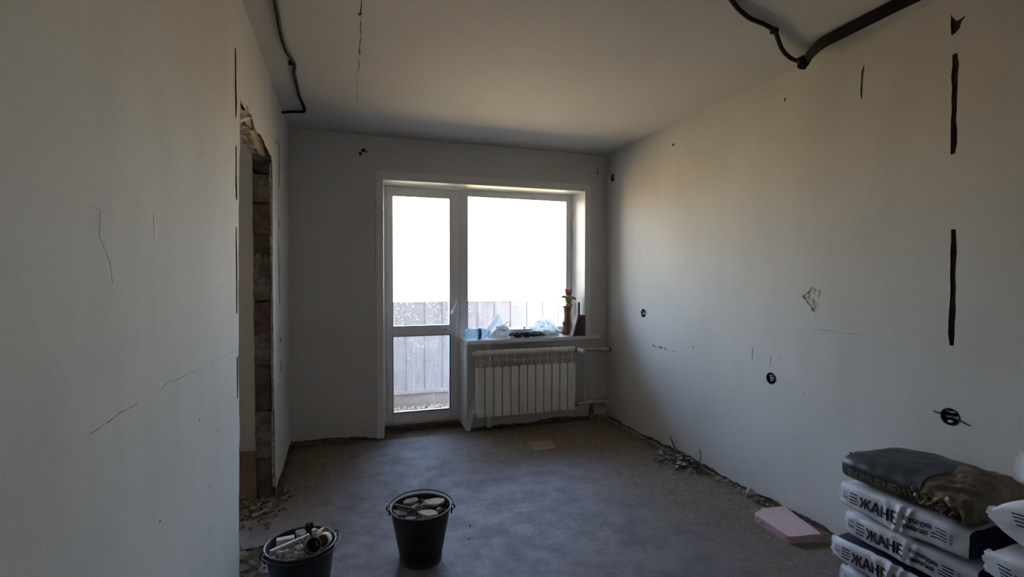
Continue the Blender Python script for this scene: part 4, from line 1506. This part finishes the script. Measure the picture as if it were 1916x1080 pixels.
# second stack at the right edge of the view
GR = 'white bags at the right edge'
XS = 1.955
zhane_bag((XS+.175, .805, .063), 'lowest white bag of the right-hand stack, on the floor', 21, printed=False, navy=False, group=GR, L=.50)
zhane_bag((XS+.175, .80, .183), 'white bag second from the floor in the right-hand stack', 22, printed=False, navy=False, group=GR, L=.50)
zhane_bag((XS+.175, .80, .303), 'white bag third from the floor in the right-hand stack', 23, printed=False, navy=False, group=GR, L=.50)
def striped(e, bg, u0, u1, vtop, dv, txt=None):
    for k in range(4):
        st = MB()
        v = vtop-dv*k
        print_bar(bg, u0+.004*k, u1+.004*k, v-.0028, v+.0024, st)
        st.build('stripe', M_print, e)
e, bg = zhane_bag((XS+.175, .79, .415), 'white striped bag at the right edge, below the pinched bag', 24, printed=False, navy=False, group=GR, L=.51, T=.112, taper=.25)
striped(e, bg, .028, .064, .012, .0115)
q = MB()
print_text(bg, 'во', .074, .094, -.012, .004, q, .012)
q.build('text_print', M_print, e)
e, bg = zhane_bag((XS+.172, .775, .575), 'white bag with pinched torn end at the right edge', 25, printed=False, navy=False, group=GR, L=.52, T=.165, taper=.70, rot=(0, 0, -PI/2-.03), crease=.01)
striped(e, bg, .055, .10, .035, .013)
q = MB()
for k in range(5):
    q.rock(.034, .024, .05, 820+k, TR((-.253+.008*(k % 2), -.15+.010*k, .008*(k-2)), .3*k, .2, 0), n=14)
q.build('torn_end', M_kraftl, e)
e, bg = zhane_bag((XS+.235, .765, .735), 'bag with a brown and violet picture at the right edge, topmost', 26, printed=False, navy=False, group=GR, L=.46, T=.14, taper=.2)
q = MB()
P, F = [], []
for i in range(9):
    for j in range(5):
        P.append(bg.front(.02+.20*i/8, -.045+.09*j/4, .0016))
for i in range(8):
    for j in range(4):
        a = i*5+j
        F.append((a, a+5, a+6, a+1))
q.add(P, F)
q.build('picture_print', M_photo, e)

# ------------------------------------------------------------------ things on the window sill
SZT = .791
def blob(sz, cx, cy, cz, rx, ry, rz, nu=20, nv=12, seed=0, amp=0.0, fr=12, zmin=None):
    vs, fs = [], []
    for j in range(nv+1):
        th = PI*j/nv
        for i in range(nu):
            ph = 2*PI*i/nu
            d = Vector((math.sin(th)*math.cos(ph), math.sin(th)*math.sin(ph), math.cos(th)))
            k = 1+amp*noise.noise(d*fr*.2+Vector((seed, 0, 0)))*2 + amp*noise.noise(d*fr*.55+Vector((seed, 3, 0)))
            z = cz+d.z*rz*k
            if zmin is not None:
                z = max(z, zmin)
            vs.append((cx+d.x*rx*k, cy+d.y*ry*k, z))
    for j in range(nv):
        for i in range(nu):
            i2 = (i+1) % nu
            fs.append((j*nu+i, j*nu+i2, (j+1)*nu+i2, (j+1)*nu+i))
    sz.add(vs, fs)
    return sz
# blue bottle lying down
e = empty('water_bottle', (1.115, 4.315, SZT+.050), (0, 0, math.radians(-2)))
tag(e, 'light blue plastic bottle lying on the left end of the sill', 'bottle')
MX = Matrix(((0, 0, 1, 0), (0, 1, 0, 0), (-1, 0, 0, 0), (0, 0, 0, 1)))
MB().lathe([(.0001, -.098), (.034, -.100), (.046, -.088), (.049, -.06), (.046, -.045), (.049, -.03), (.046, -.012), (.049, .0), (.047, .03), (.049, .05), (.049, .065), (.040, .085), (.022, .098), (.015, .104), (.015, .112)], 28, MX).build('bottle_body', M_blue, e, True)
MB().lathe([(.0497, .008), (.0497, .036)], 28, MX).build('label_band', simple('grey_label', (.16, .17, .20), None, .5, 30), e, True)
MB().lathe([(.017, .104), (.017, .118), (.0001, .119)], 16, MX).build('cap', M_pvc2, e, True)
# respirators
def mask(name, label, outline, y0, bulge, mt, loc):
    e = empty(name, loc)
    tag(e, label, 'mask', 'white respirator masks on the sill')
    cx = sum(q[0] for q in outline)/len(outline)
    cz = sum(q[1] for q in outline)/len(outline)
    vs, fs = [], []
    n = len(outline)
    R = 6
    for r_ in range(R+1):
        t = r_/R
        for (x, z) in outline:
            vs.append((cx+(x-cx)*t, -bulge*(1-t**2.2)+.012*(1-t), cz+(z-cz)*t))
    for r_ in range(R):
        for i in range(n):
            j = (i+1) % n
            fs.append((r_*n+i, r_*n+j, (r_+1)*n+j, (r_+1)*n+i))
    # thickness
    m = len(vs)
    vs2 = [(a, b+.004, c) for a, b, c in vs]
    mb = MB().add(vs+vs2, fs+[tuple(i+m for i in f[::-1]) for f in fs]+[(R*n+i, R*n+(i+1) % n, m+R*n+(i+1) % n, m+R*n+i) for i in range(n)])
    mb.build('mask_shell', mt, e, True)
    return e
def dens(pts, k=4):
    return [(a[0]+(b[0]-a[0])*i/k, a[1]+(b[1]-a[1])*i/k) for a, b in zip(pts, pts[1:]+pts[:1]) for i in range(k)]
e = mask('respirator_mask', 'pointed white respirator mask standing against the window glass', dens([(-.115, .004), (-.085, .070), (-.01, .165), (.022, .212), (.045, .200), (.075, .125), (.105, .070), (.100, .004)]), 0, .05, M_mask, (1.325, 4.445, SZT))
q = MB().tube([(.085, -.004, .105), (.11, -.012, .13), (.135, -.015, .135), (.145, -.015, .12), (.13, -.014, .095), (.10, -.010, .06)], .004, 6)
q.build('ear_strap', M_pvc2, e, True)
q = MB().tube([(.005, -.046, .09), (.005, -.054, .09)], .010, 10)
q.build('valve_dot', M_scuff, e, True)
q = MB()
q.box(-.028, .028, -.0025, .0025, -.012, .012, .001, TR((-.075, -.020, .038), 0, math.radians(-50), 0))
q.build('nose_pad', simple('tan_foam', (.38, .27, .18), None, .8, 30), e)
e = mask('respirator_mask', 'greyish respirator mask lying in front of the pointed one', dens([(-.10, .002), (-.055, .055), (.0, .105), (.045, .118), (.085, .104), (.108, .075), (.10, .035), (.085, .002)]), 0, .055, M_maskg, (1.325, 4.335, SZT))
q = MB()
for k in range(4):
    q.box(.008+.011*k, .016+.011*k, -.0505, -.047, .070-.002*k, .082-.002*k)
q.build('stamp', M_brick, e)['kind'] = 'stuff'
# clear tray with dark gloves
e = empty('clear_tray', (1.560, 4.43, SZT))
tag(e, 'shallow clear plastic tray behind the dark gloves', 'tray')
q = MB()
q.box(-.10, .10, -.05, -.047, .004, .058)
q.box(-.10, .10, .047, .05, .004, .058)
q.box(-.10, -.097, -.05, .05, .004, .058)
q.box(.097, .10, -.05, .05, .004, .058)
q.box(-.10, .10, -.05, .05, .001, .005)
q.build('tray_body', M_bagfilm, e)
MB().box(-.105, .105, -.055, .055, .060, .068, .003).build('tray_lid', simple('grey_lid', (.30, .31, .33), None, .5, 20), e)
MB().tube([(.045, 0, .068), (.045, 0, .086)], .009, 10).build('lid_knob', M_steel, e, True)
M_glove = simple('dark_glove', (.13, .13, .145), (.05, .05, .058), .8, 30, .3)
def glove(label, loc, rz, seed):
    e = empty('work_glove', loc, (0, 0, rz))
    tag(e, label, 'glove', 'dark work gloves on the sill')
    q = blob(MB(), 0, 0, .022, .050, .036, .024, 18, 10, seed, .25, 14, 0.0)
    q.build('palm', M_glove, e, True)
    rd = random.Random(seed)
    for k in range(4):
        y = -.026+.017*k
        MB().tube(smooth_path([(.035, y, .020), (.06, y*1.2, .030+rd.uniform(-.006, .008)), (.078, y*1.3, .022), (.084, y*1.2, .012)], 4), [.0105]*12+[.007], 8).build('finger', M_glove, e, True)
    MB().tube(smooth_path([(.0, -.030, .020), (.02, -.05, .026), (.04, -.058, .014)], 4), .0105, 8).build('thumb', M_glove, e, True)
    MB().lathe([(.026, 0), (.030, .03), (.027, .032), (.023, .0)], 16, TR((-.040, 0, .024), 0, -PI/2, 0, (1, 1, 1))).build('cuff', M_glove, e, True)
glove('dark crumpled work glove beside the grey mask', (1.505, 4.290, SZT+.007), 2.8, 3)
glove('dark crumpled work glove beside the clear plastic bag', (1.640, 4.275, SZT+.007), .1, 8)
# paper sheet under the gloves
q = MB()
vs, fs = [], []
for i in range(17):
    for j in range(9):
        x, y = -.20+.40*i/16, -.075+.15*j/8
        vs.append((x+.01*noise.noise(Vector((i, j*.4, 0))), y+.012*noise.noise(Vector((i*.6, 5, 0))), .0028+.0022*noise.noise(Vector((x*14, y*14, 0)))))
for i in range(16):
    for j in range(8):
        a = i*9+j
        fs.append((a, a+9, a+10, a+1))
q.add(vs, fs)
tag(q.build('paper_sheet', M_mask, None, True, loc=(1.62, 4.335, SZT)), 'rumpled white sheet spread under the dark gloves', 'paper')
# clear plastic bag
q = blob(MB(), 0, 0, .0, .128, .065, .140, 36, 20, 5, .20, 16, 0.0)
o = q.build('plastic_bag', M_bagfilm, None, True, loc=(1.795, 4.395, SZT+.006))
tag(o, 'crumpled clear plastic bag in the middle of the sill', 'plastic bag')
for k in range(4):
    blob(MB(), 0, 0, 0, .035+.01*k, .03, .022, 12, 8, k, .2).build('bag_content', (M_pvc2, M_scuff, M_midgrey, M_pvc2)[k], o, True, loc=(-.06+.05*k, -.015, .024))
# brown vase with a relief figure
e = empty('vase', (2.030, 4.405, SZT))
tag(e, 'brown ceramic vase with animal relief beside the wooden block', 'vase')
M_vase = simple('brown_glaze', (.26, .155, .075), (.50, .36, .20), .35, 16, lo=.4, hi=.7, stretch=(1, 1, .3))
M_vased = simple('brown_relief', (.17, .10, .06), (.32, .22, .13), .45, 30, .2)
MB().lathe([(.0001, .0), (.042, .0), (.046, .008), (.047, .04), (.045, .08), (.038, .12), (.032, .16), (.031, .20), (.035, .24), (.042, .265), (.045, .272), (.040, .272), (.030, .24), (.0001, .235)], 24).build('vase_body', M_vase, e, True)
q = blob(MB(), -.036, -.034, .055, .030, .026, .050, 12, 8, 2, .2)
blob(q, -.046, -.040, .112, .022, .020, .022, 12, 8, 4, .2)
blob(q, -.052, -.036, .116, .006, .006, .008, 8, 6)
blob(q, -.028, -.044, .118, .006, .006, .008, 8, 6)
blob(q, -.056, -.040, .026, .022, .018, .024, 10, 8, 6, .2)
o = q.build('relief_figure', M_vased, e, True)
rm = o.modifiers.new('merge', 'REMESH')
rm.mode = 'VOXEL'
rm.voxel_size = .004
# toy bear on the vase
e = empty('toy_bear', (2.042, 4.402, SZT+.272))
tag(e, 'small toy bear with pink head and green body standing on the vase', 'toy')
M_bearp = simple('pink_plush', (.50, .14, .20), (.38, .09, .14), .85, 40, .2)
M_bearg = simple('green_plush', (.24, .36, .12), (.36, .47, .22), .85, 40, .2)
def merged(q, name, mt, par, vx=.0035):
    o = q.build(name, mt, par, True)
    rm = o.modifiers.new('merge', 'REMESH')
    rm.mode = 'VOXEL'
    rm.voxel_size = vx
    rm.use_smooth_shade = True
    return o
q = blob(MB(), 0, 0, .128, .034, .030, .030, 16, 12)
blob(q, -.026, .004, .152, .012, .008, .012, 10, 8)
blob(q, .026, .004, .152, .012, .008, .012, 10, 8)
blob(q, .0, -.028, .120, .014, .012, .011, 10, 8)
merged(q, 'head', M_bearp, e)
q = MB()
blob(q, -.012, -.030, .138, .0035, .0035, .0035, 8, 6)
blob(q, .012, -.030, .138, .0035, .0035, .0035, 8, 6)
blob(q, .0, -.040, .124, .005, .003, .004, 8, 6)
q.build('face', M_black, e, True)
q = blob(MB(), 0, 0, .060, .034, .026, .044, 16, 12)
q.tube([(-.024, 0, .082), (-.050, -.004, .090), (-.060, -.006, .088)], [.014, .012, .012], 10)
q.tube([(.024, 0, .086), (.048, -.004, .076), (.060, -.006, .070)], [.014, .012, .012], 10)
blob(q, -.018, -.012, .012, .016, .020, .016, 10, 8)
blob(q, .018, -.012, .012, .016, .020, .016, 10, 8)
merged(q, 'body', M_bearg, e)
for sx, z in ((-.066, .088), (.066, .067)):
    blob(MB(), sx, -.006, z, .010, .011, .011, 10, 8).build('paw', M_bearp, e, True)
# wooden block stand
e = empty('wooden_block', (2.082, 4.292, SZT))
tag(e, 'dark red-brown wooden block with slanted pale side on the sill', 'wooden block')
M_maho = simple('red_brown_wood', (.125, .050, .042), (.075, .030, .026), .4, 10, .1, stretch=(1, 1, 6))
MXZ = Matrix(((1, 0, 0, 0), (0, 0, 1, 0), (0, 1, 0, 0), (0, 0, 0, 1)))
MB().prism([(-.054, 0), (.066, 0), (.066, .192), (.0, .196)], -.035, .035, MXZ).build('block_body', M_maho, e)
MB().prism([(-.070, 0), (-.055, 0), (-.001, .197), (-.014, .198)], -.037, .037, MXZ).build('pale_side', simple('pale_wood_edge', (.50, .44, .40), (.40, .34, .30), .6, 20), e)
MB().prism([(-.040, .01), (.030, .01), (.046, .10), (.014, .165)], -.041, -.035, MXZ).build('inset_panel', simple('dark_inset', (.06, .022, .024), None, .4, 20), e)
MB().box(-.010, .034, -.0425, -.0405, .030, .034).build('inlay_line', M_maho, e)
e = MB().tube([(0, 0, 0), (.002, .002, .31)], .0085, 8).build('rod', M_black, None, True, loc=(2.124, 4.345, SZT))
tag(e, 'slim dark rod standing behind the wooden block', 'rod')
e = MB().tube([(0, 0, 0), (0, .004, .30)], .005, 8).build('rod', M_midgrey, None, True, loc=(2.122, 4.425, SZT))
tag(e, 'thin grey rod standing against the right window reveal', 'rod')

# ------------------------------------------------------------------ debris on the floor
rd = random.Random(101)
def rock_scatter(name, label, pts, mt, cat='rubble', smin=.008, smax=.03, seed=0, flat=.6):
    q = MB()
    def free(x, y):
        if math.hypot(x-B1.x, y-B1.y) < .15 or math.hypot(x-B2.x, y-B2.y) < .14:
            return False
        if 2.08 < x and 1.86 < y < 2.25:
            return x > 2.372
        return not (x > 1.93 and y < 1.66) and not (2.15 < x < 2.25 and y > 4.17) and not (1.36 < x < 1.62 and 3.55 < y < 3.82)
    pts = [k for k in pts if free(*k)]
    r_ = random.Random(seed)
    for i, (x, y) in enumerate(pts):
        s = smin*(smax/smin)**r_.random()
        q.rock(s*1.5, s, s*flat, seed*999+i, TR((x, y, .006+s*flat*.35), r_.uniform(-.5, .5), r_.uniform(-.5, .5), r_.uniform(0, 6.3)), n=9)
    return tag(q.build(name, mt), label, cat, kind='stuff')
# crumbled strip along the foot of the right wall, denser in places
pts = []
for i in range(520):
    y = rd.uniform(1.7, 4.2)
    k = .5+.5*noise.noise(Vector((y*4, 0, 0)))
    pts.append((XR-.012-abs(rd.gauss(0, .012+.025*k)), y))
rock_scatter('wall_foot_rubble', 'crumbled plaster along the foot of the right wall', pts, M_rubl, smin=.006, smax=.026, seed=11)
pts = [(rd.uniform(XL+.01, .22), YB-.012-abs(rd.gauss(0, .012))) for i in range(110)]
rock_scatter('wall_foot_rubble', 'crumbled plaster along the foot of the wall left of the door', pts, M_rubble, smin=.006, smax=.022, seed=12)
pts = [(rd.uniform(1.05, 2.35), YB-.012-abs(rd.gauss(0, .02))) for i in range(120)]
rock_scatter('wall_foot_rubble', 'dark crumbs along the wall foot under the radiator', pts, M_rubble, smin=.006, smax=.024, seed=13)
pts = [(XL+.006+abs(rd.gauss(0, .012)), rd.uniform(3.4, 4.25)) for i in range(80)]
rock_scatter('wall_foot_rubble', 'crumbs along the foot of the left wall beyond the doorway', pts, M_rubble, smin=.005, smax=.02, seed=14)
pts = [(rd.gauss(-.46, .07), rd.gauss(3.22, .13)) for i in range(170)]
rock_scatter('doorway_rubble', 'brown masonry rubble in the broken doorway', [q for q in pts if q[1] < 3.45 or q[0] < XL-.12], M_rubble, smin=.008, smax=.04, seed=15)
pts = [(rd.uniform(-.56, -.33), rd.uniform(2.30, 2.72)) for i in range(90)]
rock_scatter('doorway_rubble', 'broken screed in the doorway beside the blue-grey bucket', pts, M_rubble, smin=.008, smax=.05, seed=16, flat=.35)
pts = [(rd.uniform(-.25, 2.25), rd.uniform(1.6, 4.1)) for i in range(150)]
rock_scatter('floor_crumbs', 'tiny pale crumbs scattered over the linoleum', pts, M_chipw, smin=.003, smax=.009, seed=17)
pts = [(rd.uniform(.2, 2.25), rd.uniform(1.6, 3.4)) for i in range(30)]
rock_scatter('floor_crumbs', 'tiny dark crumbs scattered over the linoleum', pts, M_crack, smin=.004, smax=.009, seed=18)
# heap of rubble by the right wall
def heap_z(x, y):
    d = math.hypot((x-2.34)/.17, (y-3.02)/.19)
    return .050*max(0, 1-d)
q = MB()
for i in range(240):
    x, y = 2.352-abs(rd.gauss(0, .085)), 3.03+rd.gauss(0, .10)
    s = rd.uniform(.010, .030)
    q.rock(s*1.7, s, s*.6, 4000+i, TR((x, y, .008+s*.25+heap_z(x, y)*rd.random()), rd.uniform(-.7, .7), rd.uniform(-.7, .7), rd.uniform(0, 6.3)), n=9)
tag(q.build('heap_rubble', M_rubble), 'fine broken plaster of the heap by the right wall', 'rubble', kind='stuff')
GH = 'large chunks in the heap by the right wall'
for i in range(16):
    x, y = 2.325-abs(rd.gauss(0, .065)), 3.02+rd.gauss(0, .09)
    s = rd.uniform(.028, .05)
    o = MB().rock(s*1.5, s, s*.55, 1200+i, n=12).build('plaster_chunk', (M_rubl, M_rubble, M_rubl, M_rubble)[i % 4], None, loc=(x, y, .022+heap_z(x, y)))
    o.rotation_euler = (rd.uniform(-.6, .6), rd.uniform(-.6, .6), rd.uniform(0, 6))
    tag(o, 'plaster chunk in the rubble heap by the right wall', 'plaster', GH)
tag(MB().tube([(2.372, 3.27, .115), (2.355, 3.20, .075), (2.33, 3.12, .035), (2.30, 3.05, .02)], [.004, .006, .007, .006], 6).build('wood_splinter', M_woodd, None, True), 'brown splinter leaning on the wall at the rubble heap', 'splinter')
tag(MB().tube(smooth_path([(2.30, 2.90, .012), (2.335, 2.885, .05), (2.345, 2.885, .10), (2.352, 2.905, .14)], 4), .0028, 6).build('bent_wire', M_crack, None, True), 'thin bent wire standing up from the rubble heap', 'wire')
tag(MB().box(-.07, .05, -.006, .006, -.004, .004).build('wood_splinter', M_woodd, None, loc=(2.20, 3.11, .016)), 'dark splinter lying at the left of the rubble heap', 'splinter').rotation_euler = (0, .06, .5)
o = MB().rock(.075, .07, .07, 77, n=30).build('stone', M_rubl, None, loc=(2.325, 2.405, .040))
tag(o, 'rough grey stone by the wall near the foam board', 'stone')
o = MB().rock(.05, .035, .03, 78, n=18).build('stone', M_rubble, None, loc=(2.355, 2.34, .020))
tag(o, 'dark flat stone between the grey stone and the foam board', 'stone')
o = MB().rock(.03, .022, .012, 79, n=14).build('plaster_chip', M_chipw, None, loc=(.064, 3.90, .012))
tag(o, 'white plaster chip on the linoleum left of the balcony door', 'plaster')
o = MB().rock(.024, .018, .010, 80, n=14).build('plaster_chip', M_chipw, None, loc=(.642, 2.617, .011))
tag(o, 'white plaster chip on the linoleum right of the metal bucket', 'plaster')
o = MB().rock(.020, .008, .008, 81, n=14).build('plaster_chip', M_crack, None, loc=(.60, 2.47, .010))
tag(o, 'dark chip on the linoleum right of the metal bucket', 'chip')
o = MB().box(-.06, .06, -.010, .010, -.006, .006).build('wood_splinter', M_wood, None, loc=(-.44, 3.10, .016))
o.rotation_euler = (0, .05, .9)
tag(o, 'pale wood splinter on the floor in the broken doorway', 'splinter')
o = MB().box(-.05, .05, -.014, .014, -.008, .008).build('wood_splinter', M_wood, None, loc=(-.47, 2.44, .018))
o.rotation_euler = (0, .1, 1.2)
tag(o, 'pale wood splinter at the torn linoleum beside the near wall edge', 'splinter')

# ------------------------------------------------------------------ parts of parts
def nest(thing, holder, names):
    """hang small pieces of a thing under the part they sit on"""
    ks = list(thing.children)
    hs = [k for k in ks if k.name.split('.')[0] == holder]
    if not hs:
        return
    for k in ks:
        if k.name.split('.')[0] in names:
            k.parent = hs[0]
for t_ in [o for o in S.objects if o.parent is None]:
    nm = t_.name.split('.')[0]
    if nm == 'door_1':
        nest(t_, 'handle', ('handle_lever',))
        nest(t_, 'door_sash', ('pane', 'glazing_seal', 'handle', 'maker_plate'))
        nest(t_, 'door_frame', ('hinge', 'threshold_strip'))
    elif nm in ('window_1', 'window_2'):
        nest(t_, 'window_frame', ('pane', 'glazing_seal'))
    elif nm == 'bucket':
        nest(t_, 'bucket_body', ('rim', 'ear', 'bucket_inside'))
    elif nm == 'cement_bag':
        nest(t_, 'bag_body', ('weight_print', 'name_print', 'text_print', 'side_print', 'stripe', 'end_fold', 'sewn_end', 'picture_print', 'torn_end'))
        nest(t_, 'torn_paper', ('torn_edge',))
    elif nm == 'toy_bear':
        nest(t_, 'head', ('face',))
        nest(t_, 'body', ('paw',))
    elif nm == 'clear_tray':
        nest(t_, 'tray_lid', ('lid_knob',))
    elif nm == 'heating_pipes':
        nest(t_, 'radiator_valve', ('thermostat_head', 'head_screw'))
        nest(t_, 'lower_valve', ('valve_stem',))
        nest(t_, 'upper_pipe', ('wall_collar',))
    elif nm == 'water_bottle':
        nest(t_, 'bottle_body', ('label_band', 'cap'))
    elif nm == 'respirator_mask':
        nest(t_, 'mask_shell', ('ear_strap', 'valve_dot', 'nose_pad', 'stamp'))
    elif nm == 'wooden_block':
        nest(t_, 'block_body', ('inset_panel', 'inlay_line'))
    elif nm == 'work_glove':
        nest(t_, 'palm', ('finger', 'thumb', 'cuff'))
    elif nm == 'radiator':
        nest(t_, 'sticker', ('sticker_print',))
